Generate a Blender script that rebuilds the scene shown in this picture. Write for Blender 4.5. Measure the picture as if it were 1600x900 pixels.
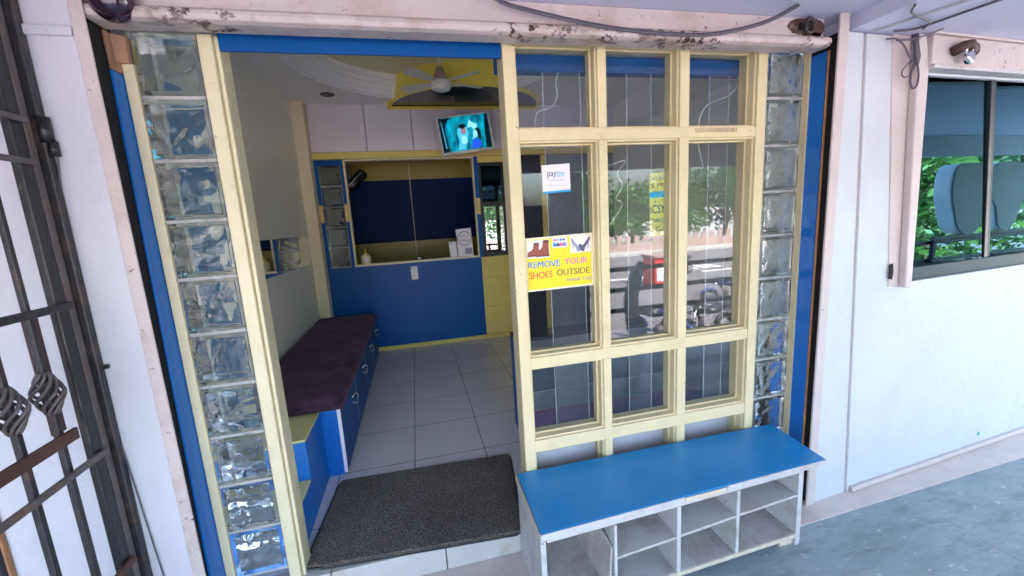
import bpy, bmesh, math, random
from mathutils import Vector, Matrix, noise as mnoise
R = math.radians
for o in list(bpy.data.objects): bpy.data.objects.remove(o)
scn = bpy.context.scene
COL = scn.collection

# ------------------------------------------------------------------ camera
cam_d = bpy.data.cameras.new("camera"); cam = bpy.data.objects.new("camera", cam_d); COL.objects.link(cam)
cam_d.sensor_width = 36.0; cam_d.lens = 14.4694; cam_d.clip_start = 0.02; cam_d.clip_end = 1500
M = Matrix(((0.971297, 0.095537, -0.217841), (-0.230543, 0.15255, -0.96103), (-0.058582, 0.983667, 0.170197)))
cam.matrix_world = Matrix.Translation((0, -1.632, 1.52)) @ M.to_4x4()
scn.camera = cam
# ------------------------------------------------------------------ sky, sun, exposure
SUN_EL, SUN_AZ = 50.0, 20.0          # azimuth from +Y towards +X : the sun stands behind the shop
W = bpy.data.worlds.new("World"); scn.world = W; W.use_nodes = True
nt = W.node_tree; nt.nodes.clear()
sky = nt.nodes.new("ShaderNodeTexSky"); sky.sky_type = 'NISHITA'; sky.sun_disc = False
sky.sun_elevation = R(SUN_EL); sky.sun_rotation = R(SUN_AZ); sky.air_density = 1.0; sky.dust_density = 5.0; sky.ozone_density = 0.6
bg = nt.nodes.new("ShaderNodeBackground"); bg.inputs[1].default_value = 0.15
out = nt.nodes.new("ShaderNodeOutputWorld")
nt.links.new(sky.outputs[0], bg.inputs[0]); nt.links.new(bg.outputs[0], out.inputs[0])
sd = bpy.data.lights.new("sun", 'SUN'); sd.energy = 4.5; sd.angle = R(0.5); sd.color = (1.0, 0.95, 0.87)
so = bpy.data.objects.new("sun", sd); COL.objects.link(so)
el, az = R(SUN_EL), R(SUN_AZ)
sdir = Vector((math.sin(az) * math.cos(el), math.cos(az) * math.cos(el), math.sin(el)))
so.rotation_euler = (-sdir).to_track_quat('-Z', 'Y').to_euler()
scn.view_settings.view_transform = 'Standard'; scn.view_settings.look = 'None'
scn.view_settings.exposure = 3.95; scn.view_settings.gamma = 1.0
scn.render.engine = 'CYCLES'
cy = scn.cycles
cy.use_denoising = True; cy.max_bounces = 16; cy.diffuse_bounces = 12; cy.glossy_bounces = 6
cy.transmission_bounces = 10; cy.transparent_max_bounces = 24; cy.caustics_reflective = False; cy.caustics_refractive = True; cy.blur_glossy = 0.6
cy.sample_clamp_indirect = 6.0

# ------------------------------------------------------------------ materials
MAT = {}
def ramp_mix(nt, fac, a, b):
    m = nt.nodes.new("ShaderNodeMix"); m.data_type = 'RGBA'
    nt.links.new(fac, m.inputs[0])
    for s, v in ((6, a), (7, b)):
        if hasattr(v, 'links'): nt.links.new(v, m.inputs[s])
        else: m.inputs[s].default_value = (*v[:3], 1)
    return m.outputs[2]
def newmat(name):
    m = bpy.data.materials.new(name); m.use_nodes = True
    nt = m.node_tree; b = nt.nodes['Principled BSDF']
    MAT[name] = m
    return m, nt, b
def tex_noise(nt, scale, detail=4, rough=0.6, vec=None, stretch=None):
    n = nt.nodes.new("ShaderNodeTexNoise"); n.inputs['Scale'].default_value = scale
    n.inputs['Detail'].default_value = detail; n.inputs['Roughness'].default_value = rough
    tc = nt.nodes.new("ShaderNodeTexCoord")
    if stretch:
        mp = nt.nodes.new("ShaderNodeMapping"); mp.inputs['Scale'].default_value = stretch
        nt.links.new(tc.outputs['Object'], mp.inputs[0]); nt.links.new(mp.outputs[0], n.inputs['Vector'])
    else: nt.links.new(tc.outputs['Object'], n.inputs['Vector'])
    return n.outputs['Fac']
def thresh(nt, v, lo, hi):
    mr = nt.nodes.new("ShaderNodeMapRange"); mr.inputs[1].default_value = lo; mr.inputs[2].default_value = hi
    nt.links.new(v, mr.inputs[0]); return mr.outputs[0]
def mul(nt, a, k):
    m = nt.nodes.new("ShaderNodeMath"); m.operation = 'MULTIPLY'; nt.links.new(a, m.inputs[0])
    if hasattr(k, 'links'): nt.links.new(k, m.inputs[1])
    else: m.inputs[1].default_value = k
    return m.outputs[0]
def pmat(name, col, rough=0.5, var=0.08, scale=5, bump=0.04, bscale=60, dirt=None, metal=0.0, spec=0.5, stretch=None, chips=None, coat=0.0):
    m, nt, b = newmat(name)
    n = thresh(nt, tex_noise(nt, scale, 5, .6, stretch=stretch), .3, .7)
    c = ramp_mix(nt, n, [x * (1 - var) for x in col], [min(1, x * (1 + var)) for x in col])
    if dirt:                     # (colour, scale, lo, hi, amount)
        d = mul(nt, thresh(nt, tex_noise(nt, dirt[1], 6, .7), dirt[2], dirt[3]), dirt[4])
        c = ramp_mix(nt, d, c, dirt[0])
    if chips:                    # small sharp flakes
        d = thresh(nt, tex_noise(nt, chips[1], 6, .75), chips[2], chips[2] + .02)
        d2 = thresh(nt, tex_noise(nt, chips[1] * .12, 2, .5), .48, .58)
        c = ramp_mix(nt, mul(nt, d, d2), c, chips[0])
    nt.links.new(c, b.inputs['Base Color'])
    b.inputs['Roughness'].default_value = rough; b.inputs['Metallic'].default_value = metal
    b.inputs['Specular IOR Level'].default_value = spec; b.inputs['Coat Weight'].default_value = coat
    if bump:
        bp = nt.nodes.new("ShaderNodeBump"); bp.inputs['Strength'].default_value = bump; bp.inputs['Distance'].default_value = 0.01
        nt.links.new(tex_noise(nt, bscale, 3, .6, stretch=stretch), bp.inputs['Height']); nt.links.new(bp.outputs[0], b.inputs['Normal'])
    return m
pmat('wall_paint', (0.6072, 0.5984, 0.6556), .7, .04, 1.6, .16, 45, dirt=((.46, .42, .42), 4, .54, .76, .45), chips=((.40, .36, .36), 22, .66))
pmat('wall_right_paint', (0.5764, 0.6028, 0.6204), .6, .05, 2.2, .42, 18, dirt=((.50, .47, .50), 3.2, .54, .78, .40), chips=((.42, .38, .40), 26, .68))
pmat('soffit_paint', (0.6072, 0.6072, 0.7568), .75, .03, 2, .08, 80)
pmat('pink_paint', (0.6072, 0.5148, 0.4928), .45, .07, 7, .2, 50, dirt=((.40, .28, .22), 5, .50, .72, .7), chips=((.07, .035, .03), 34, .615))
pmat('pink_flaking', (0.6072, 0.5192, 0.4928), .45, .08, 7, .25, 50, dirt=((.36, .24, .18), 6, .48, .70, .75), chips=((.06, .025, .025), 20, .53), stretch=(.5, 1, 1))
pmat('pink_clean', (0.6072, 0.5192, 0.4928), .5, .05, 7, .1, 70, dirt=((.50, .39, .32), 5, .56, .78, .5), chips=((.16, .08, .05), 45, .65))
pmat('yellow_paint', (0.7392, 0.6292, 0.3696), .42, .06, 6, .18, 60, dirt=((.50, .37, .17), 7, .57, .78, .45), chips=((.25, .14, .07), 50, .645))
pmat('yellow_trim', (0.7216, 0.6424, 0.418), .45, .06, 6, .18, 60, dirt=((.42, .31, .16), 7, .56, .78, .5), chips=((.25, .14, .07), 45, .65))
pmat('yellow_laminate', (.76, .60, .16), .4, .05, 5, .03, 60)
pmat('blue_laminate_shaded', (0.0018, 0.0162, 0.108), .5, .06, 4, .02, 60, spec=.12)  # blue laminate darkened to hold the back room's shade
pmat('canopy_yellow', (.88, .72, .12), .4, .04, 5, .03, 60)
pmat('tread_yellow', (.80, .70, .30), .4, .05, 5, .03, 60)
pmat('yellow_laminate_shaded', (0.378, 0.288, 0.036), .4, .05, 5, .03, 60)  # yellow laminate again, with the dimness behind the hatch in its colour
pmat('cream_paint', (.86, .77, .52), .5, .05, 5, .06, 60)
pmat('blue_paint', (.003, .15, .53), .38, .12, 7, .12, 70, chips=((.22, .10, .06), 30, .70), stretch=(1, 1, .2))
pmat('blue_laminate', (.002, .084, .31), .42, .06, 4, .02, 60, spec=.22)
pmat('blue_top', (0.00528, 0.2508, 0.5808), .36, .08, 3, .06, 90, dirt=((.13, .31, .50), 3.5, .46, .78, .55), chips=((.20, .26, .36), 45, .665))
pmat('bare_wood', (.36, .20, .12), .8, .35, 18, .5, 40, stretch=(1, 1, .25), chips=((.10, .05, .03), 18, .55))
pmat('ply_edge', (.66, .55, .42), .7, .12, 30, .2, 60)
pmat('rack_white', (.57, .55, .55), .6, .06, 6, .2, 60, dirt=((.32, .24, .19), 9, .50, .70, .65), chips=((.12, .08, .07), 30, .62))
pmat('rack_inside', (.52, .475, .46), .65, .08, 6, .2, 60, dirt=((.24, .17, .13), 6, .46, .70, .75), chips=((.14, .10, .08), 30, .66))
pmat('black_slot', (.006, .005, .006), .8, .3, 20, .2, 40)
pmat('black_metal', (.012, .012, .014), .35, .3, 20, .15, 50)
pmat('black_plastic', (.015, .013, .017), .3, .1, 20, 0)
pmat('gate_metal', (.022, .021, .026), .45, .4, 14, .3, 60, dirt=((.16, .08, .05), 9, .52, .7, .6))
pmat('gate_grey', (.11, .095, .095), .5, .25, 14, .3, 60, dirt=((.20, .10, .06), 9, .50, .7, .6))
pmat('rust_metal', (.08, .038, .03), .7, .35, 14, .3, 60, dirt=((.04, .02, .02), 9, .5, .7, .6))
pmat('rust_dark', (.055, .032, .024), .8, .6, 12, .3, 60, dirt=((.30, .20, .15), 14, .50, .62, .8))
pmat('rust_orange', (.42, .20, .09), .8, .3, 14, .3, 60)
pmat('mortar', (.42, .42, .40), .7, .15, 25, .3, 90, dirt=((.16, .14, .12), 14, .52, .7, .7))
pmat('interior_wall', (.88, .88, .79), .45, .03, 2, .05, 70, dirt=((.55, .50, .42), 2, .58, .8, .3))
pmat('lilac_laminate', (.80, .74, .80), .4, .03, 3, .02, 60)
pmat('ceiling_paint', (.88, .85, .86), .7, .02, 3, .05, 60)
pmat('cream_ceiling', (.84, .77, .52), .7, .03, 3, .05, 60)
pmat('moulding_white', (.90, .88, .92), .5, .02, 3, .02, 60)
pmat('dark_gloss', (.018, .017, .02), .08, .1, 3, 0)
pmat('fan_white', (.72, .68, .62), .4, .04, 8, .02, 60)
pmat('fan_brown', (.30, .22, .18), .4, .08, 8, .02, 60)
pmat('chrome', (.75, .75, .77), .18, .05, 8, 0, metal=1.0)
pmat('grey_plastic', (.62, .66, .60), .35, .04, 8, 0)
pmat('bottle_cream', (.82, .76, .50), .3, .03, 8, 0)
pmat('bottle_yellow', (.85, .58, .05), .35, .03, 8, 0)
pmat('paper', (.82, .80, .86), .5, .03, 12, .02, 60)
pmat('cable_grey', (.10, .09, .11), .5, .2, 20, .1, 60)
pmat('cable_white', (.62, .66, .72), .5, .05, 20, 0)
pmat('aluminium_teal', (.016, .042, .05), .5, .1, 10, .05, 60, dirt=((.06, .08, .08), 8, .55, .8, .5), spec=.25)
pmat('aluminium_dark', (.018, .024, .027), .5, .1, 10, .05, 60)
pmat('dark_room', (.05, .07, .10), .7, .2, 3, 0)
pmat('stone_border', (.60, .51, .47), .35, .08, 9, .08, 70, dirt=((.42, .33, .31), 5, .5, .75, .5))
pmat('riser_tile', (0.5456, 0.5104, 0.484), .25, .05, 9, .02, 70, dirt=((.42, .30, .22), 6, .55, .75, .6))
pmat('concrete', (.36, .35, .35), .85, .12, 3, .2, 40)
pmat('concrete_grey', (.34, .34, .38), .85, .08, 3, .2, 40)
pmat('joint_light', (.30, .35, .36), .6, .2, 9, 0)
pmat('dark_wall', (.10, .09, .10), .85, .1, 3, .1, 40)
pmat('beam_paint', (.42, .41, .44), .8, .06, 3, .1, 40)
pmat('asphalt', (.14, .135, .15), .9, .12, .6, .2, 40)
pmat('road_white', (.75, .75, .75), .8, .1, 3, .1, 40)
pmat('fence_white', (.30, .215, .205), .8, .1, 3, .1, 40)
pmat('rail_dark', (.025, .022, .028), .5, .2, 9, .1, 40)
pmat('sign_back', (.15, .15, .17), .45, .15, 4, .1, 40)
pmat('sign_face', (.85, .87, .95), .35, .05, 4, .03, 40)
pmat('red_paint', (.62, .03, .04), .45, .08, 4, .05, 40)
pmat('bark', (.11, .075, .05), .9, .3, 9, .6, 20)
pmat('tyre', (.012, .012, .012), .85, .2, 20, .2, 60)
pmat('slate_tile', (.09, .10, .12), .35, .3, 6, .1, 40)
pmat('slate_light', (.22, .235, .26), .35, .2, 6, .1, 40)
pmat('purple_tile', (.24, .11, .22), .35, .2, 6, .1, 40)
pmat('grout', (.40, .42, .46), .8, .1, 20, 0)
pmat('knob_plum', (.03, .012, .025), .12, .2, 10, .02, 60, coat=.6)
for nm, c in dict(ink_navy=(.005, .02, .16), ink_cyan=(.0, .38, .75), ink_blue=(.01, .22, .75), ink_pink=(.80, .12, .36), ink_red=(.80, .09, .05),
                  ink_dark=(.05, .03, .015), ink_grey=(.32, .32, .34), ink_brown=(.24, .12, .07), ink_yellow=(.86, .70, .02), sign_cream=(.84, .78, .62),
                  boot_brown=(.30, .07, .04), boot_dark=(.14, .03, .02), pump_grey=(.27, .28, .42), pump_dark=(.10, .10, .15), poster_yellow=(.72, .68, .22)).items():
    pmat(nm, c, .5, .05, 30, 0)

def special():
    # porch floor: polished green-grey marble
    m, nt, b = newmat('marble_floor')
    n1 = thresh(nt, tex_noise(nt, 1.7, 8, .62, stretch=(1, 1.7, 1)), .30, .72)
    c = ramp_mix(nt, n1, (.165, .235, .24), (.32, .395, .405))
    n2 = thresh(nt, tex_noise(nt, 5.5, 6, .7, stretch=(1, 2.2, 1)), .60, .72)
    c = ramp_mix(nt, mul(nt, n2, .55), c, (.50, .56, .58))
    n3 = thresh(nt, tex_noise(nt, 7, 8, .75, stretch=(.6, 2.0, 1)), .30, .50)
    c = ramp_mix(nt, mul(nt, n3, 1.0), (.125, .17, .18), c)
    n4 = thresh(nt, tex_noise(nt, 13, 5, .75, stretch=(1, 1.5, 1)), .615, .68)
    c = ramp_mix(nt, mul(nt, n4, .7), c, (.62, .67, .70))
    n5 = thresh(nt, tex_noise(nt, 2.6, 9, .55, stretch=(.5, 2.6, 1)), .485, .5); n6 = thresh(nt, tex_noise(nt, 2.6, 9, .55, stretch=(.5, 2.6, 1)), .515, .5)
    c = ramp_mix(nt, mul(nt, mul(nt, n5, n6), .25), c, (.40, .46, .48))
    nt.links.new(c, b.inputs['Base Color'])
    r = nt.nodes.new("ShaderNodeMapRange"); r.inputs[3].default_value = .05; r.inputs[4].default_value = .20
    nt.links.new(tex_noise(nt, 4, 6, .6), r.inputs[0]); nt.links.new(r.outputs[0], b.inputs['Roughness'])
    # interior vitrified tiles
    m, nt, b = newmat('tile_floor')
    tc = nt.nodes.new("ShaderNodeTexCoord"); sx = nt.nodes.new("ShaderNodeSeparateXYZ"); nt.links.new(tc.outputs['Object'], sx.inputs[0])
    masks = []
    for ax, off, p in ((0, -.125, .42), (1, .708, .43)):
        a = nt.nodes.new("ShaderNodeMath"); a.operation = 'ADD'; a.inputs[1].default_value = -off + 10 * p; nt.links.new(sx.outputs[ax], a.inputs[0])
        d = nt.nodes.new("ShaderNodeMath"); d.operation = 'DIVIDE'; d.inputs[1].default_value = p; nt.links.new(a.outputs[0], d.inputs[0])
        fr = nt.nodes.new("ShaderNodeMath"); fr.operation = 'PINGPONG'; fr.inputs[1].default_value = .5; nt.links.new(d.outputs[0], fr.inputs[0])
        l = nt.nodes.new("ShaderNodeMath"); l.operation = 'LESS_THAN'; l.inputs[1].default_value = .0055; nt.links.new(fr.outputs[0], l.inputs[0])
        masks.append(l.outputs[0])
    mx = nt.nodes.new("ShaderNodeMath"); mx.operation = 'MAXIMUM'; nt.links.new(masks[0], mx.inputs[0]); nt.links.new(masks[1], mx.inputs[1])
    c = ramp_mix(nt, thresh(nt, tex_noise(nt, 3, 6, .6), .3, .7), (.72, .64, .61), (.79, .71, .68))
    c = ramp_mix(nt, mx.outputs[0], c, (.13, .115, .105))
    nt.links.new(c, b.inputs['Base Color']); b.inputs['Roughness'].default_value = .24
    # mat
    m, nt, b = newmat('mat_fibre')
    c = ramp_mix(nt, thresh(nt, tex_noise(nt, 170, 4, .85), .36, .66), (.011, .008, .0065), (.30, .25, .215))
    c = ramp_mix(nt, thresh(nt, tex_noise(nt, 3, 3, .6), .35, .7), c, (.028, .023, .02)); nt.links.new(c, b.inputs['Base Color'])
    mm = nt.nodes[c.node.name]
    # keep the large noise gentle
    for l in list(nt.links):
        if l.to_node == mm and l.to_socket == mm.inputs[0]: src = l.from_socket
    nt.links.new(mul(nt, src, .35), mm.inputs[0]); b.inputs['Roughness'].default_value = .95; b.inputs['Specular IOR Level'].default_value = .1
    # velvet
    m, nt, b = newmat('velvet')
    c = ramp_mix(nt, thresh(nt, tex_noise(nt, 9, 5, .7), .35, .68), (.018, .007, .015), (.09, .032, .066)); nt.links.new(c, b.inputs['Base Color'])
    b.inputs['Roughness'].default_value = .9; b.inputs['Sheen Weight'].default_value = .18; b.inputs['Sheen Roughness'].default_value = .4; b.inputs['Sheen Tint'].default_value = (.6, .35, .55, 1)
    bp = nt.nodes.new("ShaderNodeBump"); bp.inputs['Strength'].default_value = .35; nt.links.new(tex_noise(nt, 14, 5, .7), bp.inputs['Height']); nt.links.new(bp.outputs[0], b.inputs['Normal'])
    # glass block
    m, nt, b = newmat('block_glass')
    b.inputs['Base Color'].default_value = (.91, .965, .96, 1); b.inputs['Transmission Weight'].default_value = 1; b.inputs['Roughness'].default_value = .015; b.inputs['IOR'].default_value = 1.31
    bp = nt.nodes.new("ShaderNodeBump"); bp.inputs['Strength'].default_value = .10; bp.inputs['Distance'].default_value = .01; nt.links.new(tex_noise(nt, 22, 2, .5), bp.inputs['Height']); nt.links.new(bp.outputs[0], b.inputs['Normal'])
    df = nt.nodes.new("ShaderNodeBsdfDiffuse"); df.inputs[0].default_value = (.70, .76, .75, 1); mxs = nt.nodes.new("ShaderNodeMixShader"); mxs.inputs[0].default_value = .025
    nt.links.new(b.outputs[0], mxs.inputs[1]); nt.links.new(df.outputs[0], mxs.inputs[2]); nt.links.new(mxs.outputs[0], nt.nodes['Material Output'].inputs[0])
    # flat panes
    def pane(name, tint, ior, rough=0.0, film=0.0, filmcol=(.5, .5, .55), gcol=(.95, .97, 1)):
        m, nt, b = newmat(name); o = nt.nodes['Material Output']; nt.nodes.remove(b)
        t = nt.nodes.new("ShaderNodeBsdfTransparent"); t.inputs[0].default_value = (*tint, 1)
        g = nt.nodes.new("ShaderNodeBsdfGlossy"); g.inputs['Roughness'].default_value = rough; g.inputs[0].default_value = (*gcol, 1)
        fr0 = nt.nodes.new("ShaderNodeFresnel"); fr0.inputs[0].default_value = ior
        ge = nt.nodes.new("ShaderNodeNewGeometry"); fr = nt.nodes.new("ShaderNodeMath"); fr.operation = 'MULTIPLY'; iv = nt.nodes.new("ShaderNodeMath"); iv.operation = 'SUBTRACT'; iv.inputs[0].default_value = 1
        nt.links.new(ge.outputs['Backfacing'], iv.inputs[1]); nt.links.new(fr0.outputs[0], fr.inputs[0]); nt.links.new(iv.outputs[0], fr.inputs[1])
        base = t.outputs[0]
        if film:
            d = nt.nodes.new("ShaderNodeBsdfDiffuse"); d.inputs[0].default_value = (*filmcol, 1)
            mf = nt.nodes.new("ShaderNodeMixShader"); mf.inputs[0].default_value = film
            nt.links.new(base, mf.inputs[1]); nt.links.new(d.outputs[0], mf.inputs[2]); base = mf.outputs[0]
        mx = nt.nodes.new("ShaderNodeMixShader"); nt.links.new(fr.outputs[0], mx.inputs[0]); nt.links.new(base, mx.inputs[1]); nt.links.new(g.outputs[0], mx.inputs[2])
        nt.links.new(mx.outputs[0], o.inputs[0])
    pane('pane_glass', (.95, .965, .965), 1.74, 0.0, .006, (.5, .52, .56))
    pane('film_strip', (.92, .93, .95), 1.2, .0, .045, (.50, .50, .56))
    pane('tinted_glass', (.07, .16, .26), 2.1, 0.0, gcol=(.36, .74, .92))
    pane('mirror_glass', (.05, .05, .05), 4.0, 0.0)
    m, nt, b = newmat('mirror'); b.inputs['Metallic'].default_value = 1; b.inputs['Roughness'].default_value = .03; b.inputs['Base Color'].default_value = (.72, .75, .73, 1)
    # leaves
    for nm, a, c2 in (('leaf_mid', (.035, .10, .018), (.10, .22, .04)), ('leaf_dark', (.02, .065, .02), (.05, .14, .04))):
        m, nt, b = newmat(nm)
        gi = nt.nodes.new("ShaderNodeNewGeometry")
        nt.links.new(ramp_mix(nt, gi.outputs['Random Per Island'], a, c2), b.inputs['Base Color']); b.inputs['Roughness'].default_value = .55
        b.inputs['Transmission Weight'].default_value = 0.0
    # screen
    def emit(name, col, st):
        m, nt, b = newmat(name); b.inputs['Base Color'].default_value = (.01, .01, .01, 1)
        b.inputs['Emission Color'].default_value = (*col, 1); b.inputs['Emission Strength'].default_value = st; b.inputs['Roughness'].default_value = .2
        return m, nt, b
    m, nt, b = emit('screen_scene', (0, .2, .3), .10)
    n = tex_noise(nt, 11, 4, .6, stretch=(1.6, 1, .8)); nt.links.new(ramp_mix(nt, thresh(nt, n, .35, .66), (.0, .03, .055), (.0, .34, .50)), b.inputs['Emission Color'])
    emit('screen_black', (.0, .006, .012), .10); emit('screen_white', (.22, .62, .80), .10); emit('screen_cyan', (.05, .42, .62), .10)
    emit('screen_skin', (.26, .14, .18), .10); emit('screen_blue', (.01, .07, .70), .10)
special()

# ------------------------------------------------------------------ mesh helpers
class MB:
    def __init__(s): s.v = []; s.f = []; s.m = []; s.mats = []; s.sm = []
    def mi(s, m):
        if m not in s.mats: s.mats.append(m)
        return s.mats.index(m)
    def add(s, vs, fs, m=None, smooth=False):
        n = len(s.v); s.v += [tuple(v) for v in vs]
        for f in fs: s.f.append(tuple(i + n for i in f)); s.m.append(s.mi(m) if m else 0); s.sm.append(smooth)
        return s
    def box(s, x0, x1, y0, y1, z0, z1, m=None):
        return s.hexa([(x0, y0, z0), (x1, y0, z0), (x1, y1, z0), (x0, y1, z0), (x0, y0, z1), (x1, y0, z1), (x1, y1, z1), (x0, y1, z1)], m)
    def hexa(s, p, m=None):
        return s.add(p, [(0, 3, 2, 1), (4, 5, 6, 7), (0, 1, 5, 4), (1, 2, 6, 5), (2, 3, 7, 6), (3, 0, 4, 7)], m)
    def prism(s, poly, d, m=None):      # planar polygon extruded by vector d
        n = len(poly); d = Vector(d); a = [Vector(p) for p in poly]
        return s.add(a + [p + d for p in a], [tuple(range(n)), tuple(range(2 * n - 1, n - 1, -1))] + [(i, n + i, n + (i + 1) % n, (i + 1) % n) for i in range(n)], m)
    def tube(s, pts, r, n=8, m=None, closed=False, flat=None):
        pts = [Vector(p) for p in pts]; N = len(pts); vs = []; up = Vector((0, 0, 1)); prev = None
        for i, p in enumerate(pts):
            t = (pts[(i + 1) % N if closed else min(i + 1, N - 1)] - pts[(i - 1) % N if closed else max(i - 1, 0)]).normalized()
            if prev is None:
                a = t.cross(up); a = a if a.length > 1e-3 else t.cross(Vector((1, 0, 0)))
            else: a = prev - t * prev.dot(t)
            a.normalize(); prev = a; b = t.cross(a)
            rr = r[i] if isinstance(r, (list, tuple)) else r
            for k in range(n):
                w = 2 * math.pi * k / n; vs.append(p + a * math.cos(w) * rr * (flat or 1) + b * math.sin(w) * rr)
        fs = []
        for i in range(N if closed else N - 1):
            j = (i + 1) % N
            for k in range(n): fs.append((i * n + k, i * n + (k + 1) % n, j * n + (k + 1) % n, j * n + k))
        if not closed: fs += [tuple(range(n - 1, -1, -1)), tuple(range((N - 1) * n, N * n))]
        return s.add(vs, fs, m, True)
    def lathe(s, prof, c, n=20, m=None, axis=(0, 0, 1)):   # prof [(r, h)]
        q = Vector((0, 0, 1)).rotation_difference(Vector(axis)); c = Vector(c); vs = []
        for r, h in prof:
            for k in range(n): vs.append(c + q @ Vector((r * math.cos(2 * math.pi * k / n), r * math.sin(2 * math.pi * k / n), h)))
        fs = [(i * n + k, i * n + (k + 1) % n, (i + 1) * n + (k + 1) % n, (i + 1) * n + k) for i in range(len(prof) - 1) for k in range(n)]
        fs += [tuple(range(n - 1, -1, -1)), tuple(range((len(prof) - 1) * n, len(prof) * n))]
        return s.add(vs, fs, m, True)
    def grid(s, P, nu, nv, m=None, smooth=True, flip=False):
        vs = [P(i / nu, j / nv) for j in range(nv + 1) for i in range(nu + 1)]; w = nu + 1
        fs = [(j * w + i, j * w + i + 1, (j + 1) * w + i + 1, (j + 1) * w + i) for j in range(nv) for i in range(nu)]
        if flip: fs = [f[::-1] for f in fs]
        return s.add(vs, fs, m, smooth)
    def mesh(s, name, mat=None, off=(0, 0, 0)):
        me = bpy.data.meshes.new(name); o = Vector(off)
        me.from_pydata([Vector(v) - o for v in s.v], [], s.f)
        for x in (s.mats if s.mats and s.mats[0] else [mat]): me.materials.append(MAT[x])
        for p, i, q in zip(me.polygons, s.m, s.sm): p.material_index = i; p.use_smooth = q
        me.update(); return me
def fixn(me):
    bm = bmesh.new(); bm.from_mesh(me); bmesh.ops.recalc_face_normals(bm, faces=bm.faces); bm.to_mesh(me); bm.free()
def tag(o, label=None, cat=None, group=None, kind=None):
    if label: o['label'] = label
    if cat: o['category'] = cat
    if group: o['group'] = group
    if kind: o['kind'] = kind
    return o
def thing(name, loc, label, cat, group=None, rot=None):
    o = bpy.data.objects.new(name, None); COL.objects.link(o); o.location = loc; o.empty_display_size = .1
    if rot: o.rotation_euler = rot
    return tag(o, label, cat, group)
def part(name, mb, mat, parent=None, bevel=0, label=None, seg=2, local=False):
    off = Vector((0, 0, 0))
    if parent and not local:
        p = parent
        while p: off += p.location; p = p.parent
    me = mb.mesh(name, mat, off); fixn(me)
    o = bpy.data.objects.new(name, me); COL.objects.link(o)
    if parent: o.parent = parent
    if bevel:
        b = o.modifiers.new("bevel", 'BEVEL'); b.width = bevel; b.segments = seg; b.limit_method = 'ANGLE'; b.angle_limit = R(40)
    if label: o['label'] = label
    return o
def single(name, mb, mat, loc, label, cat, group=None, kind=None, bevel=0):
    me = mb.mesh(name, mat, loc); fixn(me); o = bpy.data.objects.new(name, me); COL.objects.link(o); o.location = loc
    if bevel:
        b = o.modifiers.new("bevel", 'BEVEL'); b.width = bevel; b.segments = 2; b.limit_method = 'ANGLE'; b.angle_limit = R(40)
    return tag(o, label, cat, group, kind)
def struct(name, mb, mat, bevel=0): return single(name, mb, mat, (0, 0, 0), None, None, None, 'structure', bevel)
def B(*a, **k): return MB().box(*a, **k)
def text_mb(txt, x0, x1, z0, z1, y, thick=.0008, m=None, bold=0.0, skew=0.0, rise=0.0):
    cu = bpy.data.curves.new("lettering", 'FONT'); cu.body = txt; cu.size = 1; cu.extrude = .01; cu.offset = bold; cu.resolution_u = 3
    ob = bpy.data.objects.new("lettering", cu); COL.objects.link(ob)
    dg = bpy.context.evaluated_depsgraph_get(); me = bpy.data.meshes.new_from_object(ob.evaluated_get(dg))
    xs = [v.co.x for v in me.vertices]; ys = [v.co.y for v in me.vertices]; a, b, c, d = min(xs), max(xs), min(ys), max(ys)
    mb = MB()
    vs = []
    for v in me.vertices:
        u = (v.co.x - a) / (b - a); w = (v.co.y - c) / (d - c)
        vs.append((x0 + (x1 - x0) * u, y - thick * (v.co.z > 0), z0 + (z1 - z0) * w + rise * u))
    mb.add(vs, [tuple(p.vertices) for p in me.polygons], m)
    bpy.data.objects.remove(ob); bpy.data.curves.remove(cu); bpy.data.meshes.remove(me)
    return mb
def poly(pts, y, t=.0006, m=None, mb=None):
    mb = mb or MB(); return mb.prism([(x, y, z) for x, z in pts], (0, -t, 0), m)
def disc(cx, cz, r, y, n=24, t=.0006, m=None, mb=None, rz=None):
    return poly([(cx + r * math.cos(2 * math.pi * k / n), cz + (rz or r) * math.sin(2 * math.pi * k / n)) for k in range(n)], y, t, m, mb)
rnd = random.Random(7)
def yw(x, off=0.0): return -.12 + .073 * (x - 2.15) - off      # face of the right-hand wall

# ================================================================== SETTING
struct('ground', MB().add([(-600, -600, -2.03), (600, -600, -2.03), (600, 600, -2.03), (-600, 600, -2.03)], [(0, 1, 2, 3)]), 'concrete')
struct('road', B(-120, 120, -27, -4.6, -2.2, -2.0), 'asphalt')
mb = MB()
for x in (-9, -3, 3, 9, 15, 21): mb.box(x, x + 2.6, -17.6, -17.35, -2.0, -1.996)
for k in range(7): mb.box(12.2 + k * .75, 12.6 + k * .75, -21, -18.5, -2.0, -1.996)
struct('road_marking', mb, 'road_white')
struct('far_pavement', B(-120, 120, -29.5, -27, -2.2, -1.87), 'concrete')
struct('porch_floor', B(-5, 9, -2.62, .1, -.3, 0), 'marble_floor')
single('porch_light_blocker', B(-2.5, -2.3, -2.6, -.141, 0, 2.26), 'dark_wall', (-2.4, -1.3, 0), 'added unseen dark grey wall blocking light from the left of the porch', 'wall')  # added out of view to cut the light coming from the left
struct('porch_base', B(-5, 9, -2.6, 5, -2.05, -.31), 'concrete')
mb = MB(); mb.prism([(-.86, -.30, 0), (1.2, -.272, 0), (1.676, -.248, 0), (3.25, -.199, 0), (6, -.11, 0), (6, .05, 0), (-.86, .05, 0)], (0, 0, .006))
struct('stone_border', mb, 'stone_border')
mb = MB()
for x in (-1.6, -.3, 1.0, 2.3, 3.6, 4.9): mb.box(x - .0013, x + .0013, -2.6, -.31, .0, .0012)
for y in (-.95, -1.75): mb.box(-5, 9, y - .0013, y + .0013, .0, .0011)
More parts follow.
